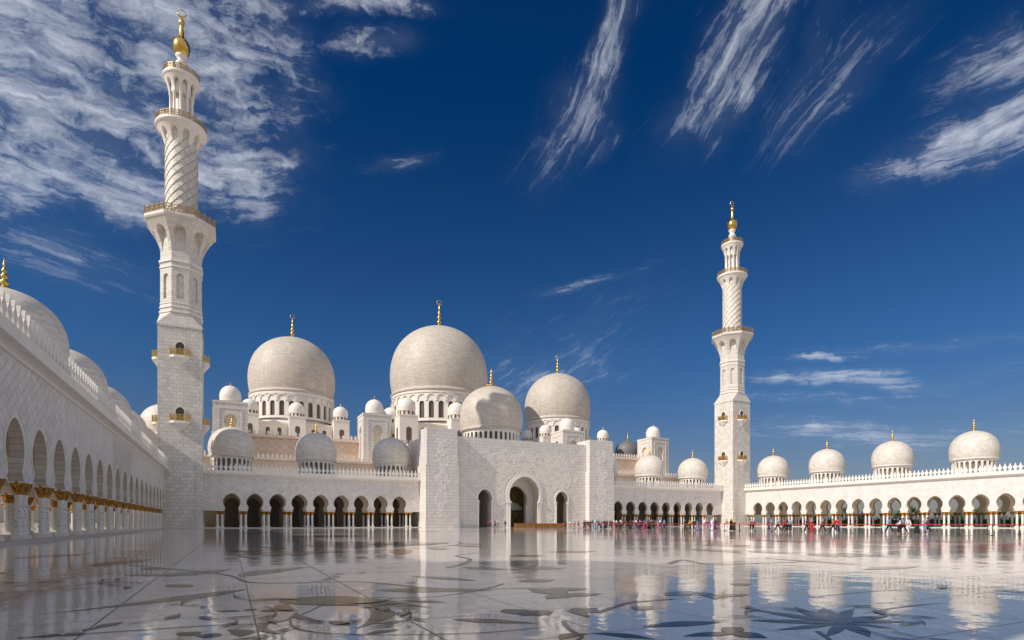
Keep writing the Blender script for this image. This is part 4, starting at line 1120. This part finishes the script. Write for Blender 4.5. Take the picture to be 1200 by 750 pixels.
for a, b, hw, mt, bd, be in [
    ((22, 723), (292, 690), .27, 'olive', -.04, .66), ((196, 676), (272, 667), .42, 'olive', .05, .5), ((144, 674), (236, 674), .32, 'grey', .03, .5),
    ((282, 676), (372, 664), .42, 'olive', .12, .4), ((328, 702), (508, 712), .50, 'olive', .05, .3), ((440, 692), (580, 692), .30, 'olive', .02, .4),
    ((196, 685), (226, 688), .22, 'olive', 0, .5), ((166, 666), (194, 667), .3, 'grey', 0, .5), ((400, 706), (416, 737), .16, 'olive', .2, .6),
    ((112, 737), (146, 729), .10, 'green', .1, .5), ((78, 742), (100, 744), .10, 'green', -.1, .5), ((96, 738), (110, 738), .09, 'green', .1, .5),
    ((40, 747), (74, 745), .10, 'green', .2, .5), ((206, 742), (232, 745), .12, 'green', .1, .5), ((240, 748), (256, 742), .13, 'green', .1, .5), ((264, 738), (280, 747), .12, 'green', .2, .5),
    ((250, 717), (284, 716), .08, 'olive', .1, .5), ((288, 714), (298, 715), .10, 'green', 0, .5), ((308, 715), (320, 717), .09, 'green', 0, .5), ((336, 744), (326, 726), .06, 'green', .2, .5),
    ((346, 718), (382, 729), .07, 'green', -.1, .5), ((384, 728), (410, 733), .10, 'green', .05, .5), ((428, 744), (470, 738), .08, 'green', .1, .5), ((436, 732), (480, 727), .06, 'grey', .05, .5),
    ((530, 726), (632, 731), .13, 'olive', .02, .4), ((590, 714), (618, 722), .20, 'blue', .1, .4), ((612, 722), (650, 716), .22, 'blue', .1, .5), ((668, 718), (700, 713), .22, 'blue', 0, .5),
    ((618, 690), (662, 698), .30, 'grey', .1, .5), ((640, 702), (674, 696), .22, 'grey', .05, .5), ((606, 681), (652, 680), .35, 'grey', .05, .5), ((632, 692), (690, 690), .26, 'blue', .05, .5), ((650, 699), (708, 696), .2, 'green', .05, .5),
    ((600, 664), (662, 667), .50, 'brown', 0, .5), ((596, 652), (640, 651), .60, 'brown', .02, .5), ((640, 647), (700, 646), .7, 'brown', 0, .5),
    ((780, 698), (830, 694), .22, 'blue', .12, .4), ((818, 694), (838, 703), .16, 'blue', .1, .4), ((840, 700), (880, 697), .16, 'blue', .1, .5), ((860, 686), (880, 684), .2, 'brown', .1, .5),
    ((656, 750), (692, 743), .10, 'olive', .2, .5), ((690, 742), (770, 750), .10, 'green', .08, .5), ((745, 715), (765, 711), .16, 'olive', .1, .5), ((660, 715), (690, 724), .08, 'green', .1, .5),
    ((890, 654), (1010, 662), .25, 'olive', .03, .5), ((1000, 640), (1100, 642), .6, 'brown', .02, .5), ((1010, 668), (1080, 664), .3, 'grey', .04, .5), ((1010, 720), (1120, 706), .03, 'blue', .05, .5),
    ((480, 675), (560, 681), .22, 'grey', .04, .5), ((540, 664), (600, 668), .35, 'grey', -.03, .5), ((10, 655), (110, 648), .6, 'brown', 0, .5), ((100, 664), (180, 655), .45, 'brown', .02, .5),
]: leaf(a, b, hw, mt, bd, be)
# dark flower in the right foreground
fc = (985, 729)
for p, hw in [((872, 727), .13), ((905, 739), .08), ((890, 716), .14), ((862, 711), .09), ((930, 711), .12), ((965, 712), .12), ((1002, 713), .09), ((1042, 722), .11), ((1070, 729), .10), ((1054, 738), .08), ((1020, 747), .11), ((966, 747), .07)]:
    leaf(fc, p, hw, 'blue', .03, .45, 'inlay_petal')
flat('inlay_flower_heart', leaf_pts(gp(972, 730), gp(1000, 727), .10), 'inlay_olive', nz())
for p, q, hw in [((752, 735), (850, 729), .15), ((852, 741), (900, 748), .16), ((800, 746), (868, 742), .10), ((850, 742), (870, 735), .12)]: leaf(p, q, hw, 'blue', .04, .5, 'inlay_petal')
for pts, hw, mt in [
    ([(150, 662), (260, 673), (300, 683), (420, 682), (520, 690), (640, 689)], .05, 'green'), ([(20, 748), (130, 741), (250, 733), (330, 728), (380, 708)], .022, 'green'),
    ([(660, 728), (668, 738), (682, 746), (676, 750)], .03, 'green'), ([(700, 718), (722, 711), (742, 706), (790, 702)], .05, 'blue'), ([(958, 740), (970, 748), (975, 752)], .03, 'green'),
    ([(348, 718), (340, 726), (352, 738), (420, 744), (560, 742), (640, 735)], .02, 'green'), ([(525, 665), (545, 660), (550, 655), (535, 651), (560, 648)], .10, 'green'),
    ([(785, 661), (800, 656), (830, 661), (900, 660), (960, 657)], .10, 'green'), ([(590, 684), (560, 692), (500, 700), (430, 700)], .03, 'grey'), ([(950, 700), (1040, 692), (1130, 690), (1220, 684)], .02, 'blue')]: stem(pts, hw, mt)
# the same scrolls, larger and farther out, over the whole court
rnd = random.Random(21)
for k in range(26):
    x, y = rnd.uniform(-4, 110), rnd.uniform(18, 118); a = rnd.uniform(0, 2 * PI); pts = [(x, y)]; cv = rnd.choice((-1, 1)) * rnd.uniform(.08, .2)
    mt = rnd.choice(('green', 'olive', 'brown', 'grey', 'brown'))
    for j in range(12):
        a += cv; x += 1.3 * cos(a); y += 1.3 * sin(a); pts.append((x, y))
        if not (-8 < x < 140 and 14 < y < 126): break
        if j % 2 == 1:
            b = a + rnd.choice((-1, 1)) * rnd.uniform(.5, .9); L = rnd.uniform(1.8, 4.2)
            flat('inlay_leaf', leaf_pts((x, y), (x + L * cos(b), y + L * sin(b)), L * rnd.uniform(.12, .2), rnd.uniform(-.1, .1)), 'inlay_' + mt, nz())
    ribbon('inlay_stem', pts, .10, 'inlay_green')
    for j in range(6):
        b = a + j * PI / 3; flat('inlay_petal', leaf_pts((x, y), (x + 1.6 * cos(b), y + 1.6 * sin(b)), .42), 'inlay_' + mt, nz())
# small dark sprigs close to the camera
for k in range(20):
    px, py = rnd.uniform(-10, 1210), rnd.uniform(690, 760) if k % 3 else rnd.uniform(655, 700)
    q = ground(px, py); x, y = q.x, q.y; a = rnd.uniform(0, 2 * PI); cv = rnd.choice((-1, 1)) * rnd.uniform(.12, .35); pts = [(x, y)]
    mt = 'blue' if px > 640 else rnd.choice(('green', 'green', 'brown', 'olive')); sc = rnd.uniform(.16, .26) * (1 if k % 3 else 1.7)
    for j in range(9):
        a += cv; x += sc * cos(a); y += sc * sin(a); pts.append((x, y))
        if j % 2:
            b = a + (1 if j % 4 == 1 else -1) * rnd.uniform(.5, .9); L = sc * rnd.uniform(1.2, 2.2)
            flat('inlay_leaf', leaf_pts((x, y), (x + L * cos(b), y + L * sin(b)), L * rnd.uniform(.09, .15), rnd.uniform(-.18, .18)), 'inlay_' + mt, nz())
    ribbon('inlay_stem', smooth(pts, 3), .016, 'inlay_green')
# long dark joints between the slabs, running towards the portal side
for k in range(-5, 20):
    x = .27 + 1.70 * k
    mb = MB(); w = .008 if k in (-1, 0, 1) else .004
    mb.face(((x - w, 2.2, .0036), (x + w, 2.2, .0036), (x + w, 130, .0036), (x - w, 130, .0036)))
    build('floor_joint', mb, 'joint_green', floor)
for k in range(2, 30):
    y = 1.70 * k; mb = MB(); mb.face(((-9.5, y - .005, .0033), (40, y - .005, .0033), (40, y + .005, .0033), (-9.5, y + .005, .0033)))
    build('floor_joint', mb, 'joint_green', floor)

# ================================================================ BARRIERS
mb = MB(); mb.lathe([(.17, .0), (.17, .03), (.06, .06), (.032, .08), (.032, .96), (.045, .97), (.045, 1.06), (0, 1.07)], 8); ME_POST = mb.mesh('barrier_post', 'post_black')
def belts(xs, y0, y1, step, label, group):
    n = round((y1 - y0) / step); sp = (y1 - y0) / n
    mb = MB(); mb.box(-.008, .008, .0, sp, .965, 1.03); me = mb.mesh('belt', 'belt_red')
    for k in range(n + 1):
        p = tag(link('barrier_post', ME_POST, None, (xs, y0 + k * sp, .006)), label, 'barrier post', group)
        if k < n: link('belt', me, p)
belts(63.2, 22.0, 117.4, 2.65, 'slim black post holding a red belt along the near side of the visitors path', 'posts of the near red belt line')
belts(69.0, 25.0, 72.0, 2.6, 'slim black post holding a red belt along the far side of the visitors path', 'posts of the far red belt line')
for k, w in enumerate(('leftmost', 'second', 'third', 'fourth', 'rightmost')):
    x0 = 60.9 + k * 2.82
    t = thing('wooden_screen', 'low golden brown wooden screen before the portal arch, %s of the five' % w, 'screen', (x0 + 1.4, 121.5, 0), group='low wooden screens before the portal')
    mb = MB(); mb.box(x0 + .06, x0 + 2.74, 121.4, 121.6, .2, .95); build('panel', mb, 'wood', t)
    mb = MB(); mb.box(x0, x0 + 2.8, 121.3, 121.7, .95, 1.04); build('rail', mb, 'wood', t)
    mb = MB(); mb.box(x0, x0 + 2.8, 121.35, 121.65, .0, .2); build('kickboard', mb, 'wood_dark', t)
    for j in range(4): mb = MB(); mb.box(x0 + .05 + j * .88, x0 + .12 + j * .88, 121.34, 121.4, .2, .95); build('stile', mb, 'wood_dark', t)

# ================================================================ PEOPLE
def skin_mesh(name, V, E, mt, sub=1):
    """V: {joint: ((x,y,z), radius)}; one continuous skinned surface"""
    keys = list(V); me = bpy.data.meshes.new(name + '_skeleton')
    me.from_pydata([V[k][0] for k in keys], [(keys.index(a), keys.index(b)) for a, b in E], [])
    o = bpy.data.objects.new('figure_source', me); COL.objects.link(o)
    sk = o.modifiers.new('skin', 'SKIN'); sk.use_smooth_shade = True
    for i, k in enumerate(keys):
        r = V[k][1]; me.skin_vertices[0].data[i].radius = r if isinstance(r, tuple) else (r, r)
    me.skin_vertices[0].data[0].use_root = True
    ss = o.modifiers.new('sub', 'SUBSURF'); ss.levels = sub; ss.render_levels = sub
    dg = bpy.context.evaluated_depsgraph_get(); out = bpy.data.meshes.new_from_object(o.evaluated_get(dg)); out.name = name
    bpy.data.objects.remove(o); out.materials.clear(); out.materials.append(M[mt])
    out.polygons.foreach_set('use_smooth', [True] * len(out.polygons))
    return out
def pose(stride=0.0, swing=0.0, lean=0.0, bend=0.0):
    J = {'pelvis': ((0, 0, .93), (.15, .11)), 'waist': ((0, lean * .4, 1.12), (.145, .105)), 'chest': ((0, lean, 1.33), (.175, .12)), 'neck': ((0, lean * 1.2 + .01, 1.47), .055),
         'jaw': ((0, lean * 1.3 + .025, 1.555), (.068, .078)), 'brow': ((0, lean * 1.3 + .015, 1.645), (.076, .092)), 'crown': ((0, lean * 1.3 + .0, 1.71), (.045, .055)), 'nose': ((0, lean * 1.3 + .118, 1.60), .012)}
    E = [('pelvis', 'waist'), ('waist', 'chest'), ('chest', 'neck'), ('neck', 'jaw'), ('jaw', 'brow'), ('brow', 'crown'), ('brow', 'nose')]
    for s, n in ((-1, 'l'), (1, 'r')):
        f = stride * s; g_ = -swing * s
        J['hip' + n] = ((.095 * s, f * .06, .87), .092); J['knee' + n] = ((.10 * s, f * .55 + .03 * abs(f), .50), .064)
        J['ankle' + n] = ((.10 * s, f * 1.0 - (.10 if f < 0 else 0), .09 + (.05 if f < -.1 else 0)), .043); J['toe' + n] = ((.11 * s, f * 1.0 + .17 - (.08 if f < 0 else 0), .035), .036)
        J['shoulder' + n] = ((.185 * s, lean, 1.40), .062); J['elbow' + n] = ((.225 * s, lean + g_ * .45 - .02, 1.14), .046); J['wrist' + n] = ((.215 * s, lean + g_ * .8 + .06 + bend, .91 + bend * .8), .032)
        J['palm' + n] = ((.212 * s, lean + g_ * .85 + .08 + bend, .84 + bend * .8), (.038, .022))
        E += [('pelvis', 'hip' + n), ('hip' + n, 'knee' + n), ('knee' + n, 'ankle' + n), ('ankle' + n, 'toe' + n), ('chest', 'shoulder' + n), ('shoulder' + n, 'elbow' + n), ('elbow' + n, 'wrist' + n), ('wrist' + n, 'palm' + n)]
        for i, (dx, L) in enumerate(((-.024, .075), (-.008, .085), (.008, .08), (.024, .062))):
            p = J['palm' + n][0]; k = 'finger%d' % i + n; J[k] = ((p[0] + .004 * s, p[1] + dx + .012, p[2] - L), .009); E.append(('palm' + n, k))
        w = J['wrist' + n][0]; J['thumb' + n] = ((w[0] - .01 * s, w[1] + .05, w[2] - .075), .010); E.append(('wrist' + n, 'thumb' + n))
    return J, E
def subset(J, E, keep, grow, root):
    V = {root: J[root]}
    for k in keep: V[k] = J[k]
    out = {k: (p, tuple(x + grow for x in r) if isinstance(r, tuple) else r + grow) for k, (p, r) in V.items()}
    return out, [e for e in E if e[0] in out and e[1] in out]
def robe_mesh(lean, stride):
    mb = MB(); rows = [(1.45, .075, .065), (1.40, .20, .11), (1.30, .215, .14), (1.05, .19, .15), (.85, .215, .175), (.5, .25, .22 + stride * .2), (.2, .285, .26 + stride * .3), (.05, .30, .28 + stride * .3)]
    rings = [[mb.v((a * cos(2 * PI * k / 14), lean * max(0, (z - .8) / .6) + b * sin(2 * PI * k / 14) * (1 + .06 * sin(5 * k)), z)) for k in range(14)] for z, a, b in rows]
    for A, B in zip(rings[:-1], rings[1:]):
        for k in range(14): mb.f((A[k], B[k], B[(k + 1) % 14], A[(k + 1) % 14]))
    return mb.mesh('robe', 'cloth_black', True)
def head_mesh(kind, lean):
    mb = MB(); y = lean * 1.3; n = 12
    rows = {'hair': [(0, 1.745), (.055, 1.735), (.088, 1.69), (.096, 1.63), (.085, 1.57)], 'scarf': [(0, 1.75), (.06, 1.74), (.098, 1.69), (.108, 1.62), (.105, 1.55), (.12, 1.47), (.21, 1.40), (.225, 1.30)]}[kind]
    rings = []
    for r, z in rows:
        row = []
        for k in range(n):
            a = 2 * PI * k / n; front = max(0, sin(a)); q = r * (1 - (.42 * front ** 2 if 1.53 < z < 1.70 else 0)); row.append(mb.v((q * cos(a), y - .012 + q * 1.12 * sin(a), z)))
        rings.append(row)
    for A, B in zip(rings[:-1], rings[1:]):
        for k in range(n): mb.f((A[k], B[k], B[(k + 1) % n], A[(k + 1) % n]))
    return mb.mesh('hair' if kind == 'hair' else 'headscarf', 'hair', True)
POSES = {}
for nm, (st, sw, ln, bd) in {'stride': (.34, .30, .03, 0), 'walk': (.20, .18, .02, 0), 'stand': (.03, .04, .0, .0), 'carry': (.10, .05, .05, .16)}.items():
    J, E = pose(st, sw, ln, bd); d = {}
    d['body'] = skin_mesh('body', J, E, 'skin')
    V, Q = subset(J, E, ['waist', 'chest', 'shoulderl', 'shoulderr', 'elbowl', 'elbowr', 'wristl', 'wristr'], .020, 'pelvis'); d['top'] = skin_mesh('top', V, Q, 'cloth_red')
    V, Q = subset(J, E, ['hipl', 'hipr', 'kneel', 'kneer', 'anklel', 'ankler'], .026, 'pelvis'); d['trousers'] = skin_mesh('trousers', V, Q, 'cloth_black')
    d['robe'] = robe_mesh(ln, st); d['hair'] = head_mesh('hair', ln); d['scarf'] = head_mesh('scarf', ln)
    POSES[nm] = d
def wear(name, me, root, colour):
    o = link(name, me, root); s = o.material_slots[0]; s.link = 'OBJECT'; s.material = M['cloth_' + colour.replace(' ', '_')]; return o
def person(x, y, pose_, label, top=None, legs=None, robe=None, scarf=None, face=0.0, scale=1.0, group=None):
    d = POSES[pose_]; root = thing('person', label, 'person', (x, y, .006), face, group); root.scale = (scale,) * 3
    link('body', d['body'], root)
    if robe: wear('robe', d['robe'], root, robe); wear('sleeves', d['top'], root, robe)
    else: wear('top', d['top'], root, top); wear('trousers', d['trousers'], root, legs)
    if scarf: wear('headscarf', d['scarf'], root, scarf)
    else: link('hair', d['hair'], root)
    return root
L_, R_ = PI / 2, -PI / 2      # facing along -X, +X ; 0 faces +Y, PI faces the camera side
AWAY, NEAR = .25, PI - .35
W = [  # px, X, pose, top, legs, robe, scarf, facing, label
 (1042, 65.5, 'stride', 'light blue', 'navy', None, None, L_ - .7, 'person in a light blue shirt and dark trousers leading the walkers left'),
 (1054, 65.8, 'carry', 'white', 'black', None, 'black', L_ - .5, 'person in a white top, black trousers and black scarf stooping among the right walkers'),
 (1058.5, 66.6, 'stride', 'lilac', 'black', None, None, L_ - .7, 'person in a lilac top and black trousers behind the stooping walker'),
 (1064, 67.0, 'walk', 'white', 'white', None, None, NEAR, 'person dressed all in white standing among the right walkers'),
 (1074.5, 66.0, 'stand', None, None, 'black', 'black', NEAR, 'person in a long black robe and scarf standing alone right'),
 (1087.5, 65.4, 'walk', 'magenta', 'navy', None, None, AWAY, 'tall person in a magenta top and navy trousers farthest right'),
 (1084, 65.0, 'walk', 'pink', 'lilac', None, 'grey', AWAY, 'person in a pink top and lilac trousers close beside the magenta top'),
 (981.5, 65.2, 'stride', 'red', 'navy', None, None, R_ + .6, 'person in a bright red top striding right with dark trousers'),
 (976.5, 65.6, 'stride', 'orange', 'black', None, None, L_ - .6, 'person in an orange red top striding left with dark trousers'),
 (964, 66.4, 'stride', 'dark brown', 'black', None, 'pink', L_ - .5, 'person in dark brown with a pink scarf striding left alone'),
 (951, 66.5, 'stand', None, None, 'red', 'grey', NEAR, 'person in a red robe and grey scarf walking toward the viewer'),
 (945.5, 66.0, 'walk', 'purple', 'black', None, None, L_ - .6, 'person in a purple top and black trousers beside the red robe'),
 (926, 66.2, 'walk', 'light blue', 'black', None, None, R_ + .5, 'person in a light blue top beside the orange waistcoat'),
 (922.5, 66.6, 'walk', 'orange', 'black', None, 'black', NEAR, 'person in an orange top with black scarf in a trio'),
 (919, 66.0, 'walk', 'red', 'black', None, None, L_ - .5, 'person in a red top at the left of the trio'),
 (911.5, 66.2, 'stride', 'grey', 'navy', None, None, L_ - .5, 'person in a grey top striding left alone before the right arcade'),
 (904, 65.8, 'walk', 'lilac', 'grey', None, 'grey', AWAY, 'person in a lilac top and grey trousers walking in a couple'),
 (901, 66.4, 'walk', 'purple', 'navy', None, None, AWAY, 'person in a purple top walking in a couple'),
 (882.5, 66.2, 'walk', 'red', 'black', None, 'pink', NEAR, 'person in a red top and pink scarf nearest right of the minaret'),
 (879.5, 66.6, 'stand', 'grey', 'black', None, None, AWAY, 'person in a grey top next to the pink scarf by the minaret'),
 (860, 66.0, 'stand', None, None, 'black', 'yellow', NEAR, 'person in a black robe and yellow scarf before the right minaret'),
 (857, 66.8, 'stand', None, None, 'black', 'dark brown', NEAR, 'person in a black robe and brown scarf before the right minaret'),
 (851.5, 65.8, 'walk', 'tan', 'white', None, None, NEAR, 'person in a tan top and white trousers left of the black robes'),
 (838, 66.0, 'stand', None, None, 'purple', 'black', AWAY, 'person in a purple robe left of the right minaret'),
 (834.5, 66.6, 'stand', None, None, 'white', 'white', NEAR, 'person in a long white robe and white headcloth left of the minaret'),
 (829, 65.8, 'walk', 'magenta', 'lilac', None, 'pink', NEAR, 'person in a magenta top and pink scarf beside the purple robe'),
 (825.5, 66.2, 'walk', 'white', 'pink', None, 'white', AWAY, 'person in a white top and pink trousers beside the magenta top'),
 (817.5, 66.0, 'stand', None, None, 'lilac', 'teal', AWAY, 'person in a lilac robe with teal scarf right of the black top'),
 (813, 66.4, 'walk', 'black', 'black', None, None, AWAY, 'person dressed all in black right of the yellow top'),
 (809, 65.6, 'walk', 'yellow', 'black', None, None, AWAY, 'person in a yellow top and black trousers before the far arcade'),
 (803, 66.2, 'stand', None, None, 'dark brown', 'black', NEAR, 'person in a dark brown robe left of the yellow top'),
 (778.5, 66.0, 'walk', 'lilac', 'navy', None, 'light blue', AWAY, 'person with a light blue scarf at the right end of the crowd'),
]
for px, X, ps, t, l, rb, sc, fc_, lab in W:
    person(X, at_x(px, X), ps, lab, t, l, rb, sc, fc_, rnd.uniform(.95, 1.04), 'visitors walking across the courtyard')
cols = ['red', 'black', 'navy', 'black', 'grey', 'dark brown', 'purple', 'magenta', 'pink', 'white', 'light blue', 'navy', 'grey', 'teal', 'black', 'dark brown', 'black']
seen = {}
for k in range(36):
    px = 684 + k * 2.55 + rnd.uniform(-.8, .8); X = rnd.uniform(64.6, 69.0)
    t, l, sc = rnd.choice(cols), rnd.choice(['black', 'navy', 'grey', 'dark brown']), rnd.choice([None, None, 'black', 'pink', 'grey', 'teal', 'white'])
    rb = t if rnd.random() < .35 else None
    place = ('by the right pylon' if px < 718 else 'right of the pylon' if px < 748 else 'by far right arches')
    lab = '%s %s%s, crowd %s' % ('person in ' + t, 'robe' if rb else 'top, %s trousers' % l, ', %s scarf' % sc if sc else '', place)
    person(X, at_x(px, X), rnd.choice(['walk', 'stand', 'walk', 'stride']), lab, t, l, rb, sc, rnd.uniform(0, 2 * PI), rnd.uniform(.93, 1.04), 'crowd of visitors before the right pylon')
for k, (x, y, t, l, sc) in enumerate([(56.4, 126.6, 'red', 'black', None), (57.3, 127.2, 'purple', 'navy', 'pink'), (58.1, 126.4, 'magenta', 'black', 'black'), (59.0, 127.0, 'red', 'grey', 'white'), (60.0, 124.6, 'black', 'black', None), (76.6, 123.8, 'purple', 'black', 'black'), (78.3, 124.3, 'white', 'tan', None), (79.4, 123.6, 'magenta', 'black', None), (80.8, 124.0, 'navy', 'black', 'red'), (82.6, 123.4, 'red', 'navy', 'black'), (84.2, 124.2, 'black', 'black', 'grey'), (86.0, 123.0, 'purple', 'grey', None)]):
    person(x, y, 'stand' if k % 2 else 'walk', 'person in %s top, %s trousers%s, %s' % (t, l, ', %s scarf' % sc if sc else '', 'by the left small portal arch' if x < 60.5 else 'by the right small portal arch'), t, l, None, sc, rnd.uniform(0, 6), 1.0, 'visitors at the portal arches')

# ================================================================ GREENERY BEYOND THE RIGHT ARCADE
def leaf_cloud(mb, n, fn, s, r_):
    for _ in range(n):
        p = fn(); a = Vector((r_.gauss(0, 1), r_.gauss(0, 1), r_.gauss(0, 1))).normalized(); b = a.orthogonal().normalized(); c = a.cross(b); k = s * r_.uniform(.6, 1.3)
        mb.face([tuple(p + b * k), tuple(p + c * k * .5), tuple(p - b * k), tuple(p - c * k * .5)])
def tree_proto(seed, h, w):
    r_ = random.Random(seed); root = thing('tree', 'x', 'tree', (0, 0, 0), group='trees beyond the right arcade')
    mb = MB(); mb.tube([(0, 0, 0), (.05, .03, h * .25), (-.05, .05, h * .5), (0, 0, h * .8)], [.16, .13, .10, .04], 7); tips = []
    for k in range(7):
        a = k * 2.4; z = h * (.35 + .05 * k); t = (cos(a) * w * .6, sin(a) * w * .6, z + h * .22); mb.tube([(0, 0, z), (t[0] * .5, t[1] * .5, z + h * .08), t], [.07, .05, .02], 5); tips.append(t)
    build('trunk', mb, 'bark', root)
    mb = MB(); cl = [(Vector(t), w * r_.uniform(.28, .42)) for t in tips] + [(Vector((0, 0, h * .9)), w * .4)]
    def fn():
        c, rr = r_.choice(cl); d = Vector((r_.gauss(0, 1), r_.gauss(0, 1), r_.gauss(0, .8))).normalized(); return c + d * rr * r_.uniform(.3, 1.05)
    leaf_cloud(mb, 700, fn, .22, r_); build('crown', mb, 'leaf', root)
    return root
protos = [tree_proto(3, 5.0, 2.4), tree_proto(4, 6.2, 2.0), tree_proto(5, 4.2, 2.8)]
spots = [(178, 128, 0), (182, 119, 1), (177, 110, 2), (186, 104, 0), (179, 97, 1), (184, 88, 2), (178, 80, 0), (188, 74, 1), (180, 66, 2), (190, 60, 0), (183, 52, 1)]
words = ['beside the right minaret', 'behind the second arch', 'low and broad behind the third arches', 'set back behind the arcade middle left', 'slim behind the fourth arches', 'broad behind the arcade middle', 'small behind the arcade middle right', 'slim set back right of the middle', 'broad behind the rightmost arches', 'small set back near the right edge', 'slim at the right picture edge']
for k, (x, y, v) in enumerate(spots):
    t = protos[v] if k == v else copy_tree(protos[v])
    t.location = (x, y, -.06); t.rotation_euler = (0, 0, k * 1.7); t['label'] = 'green tree seen through the right arcade, ' + words[k]
r_ = random.Random(9); mb = MB()
mb.box(171.5, 172.9, 38, 134, -.06, 2.0)
leaf_cloud(mb, 9000, lambda: Vector((r_.uniform(171, 173.4), r_.uniform(37, 135), r_.uniform(0, 2.5 + .35 * sin(r_.random() * 6)))), .24, r_)
tag(build('hedge', mb, 'leaf_dark'), 'clipped dark green hedge along the outside of the right arcade', 'hedge', kind='stuff')
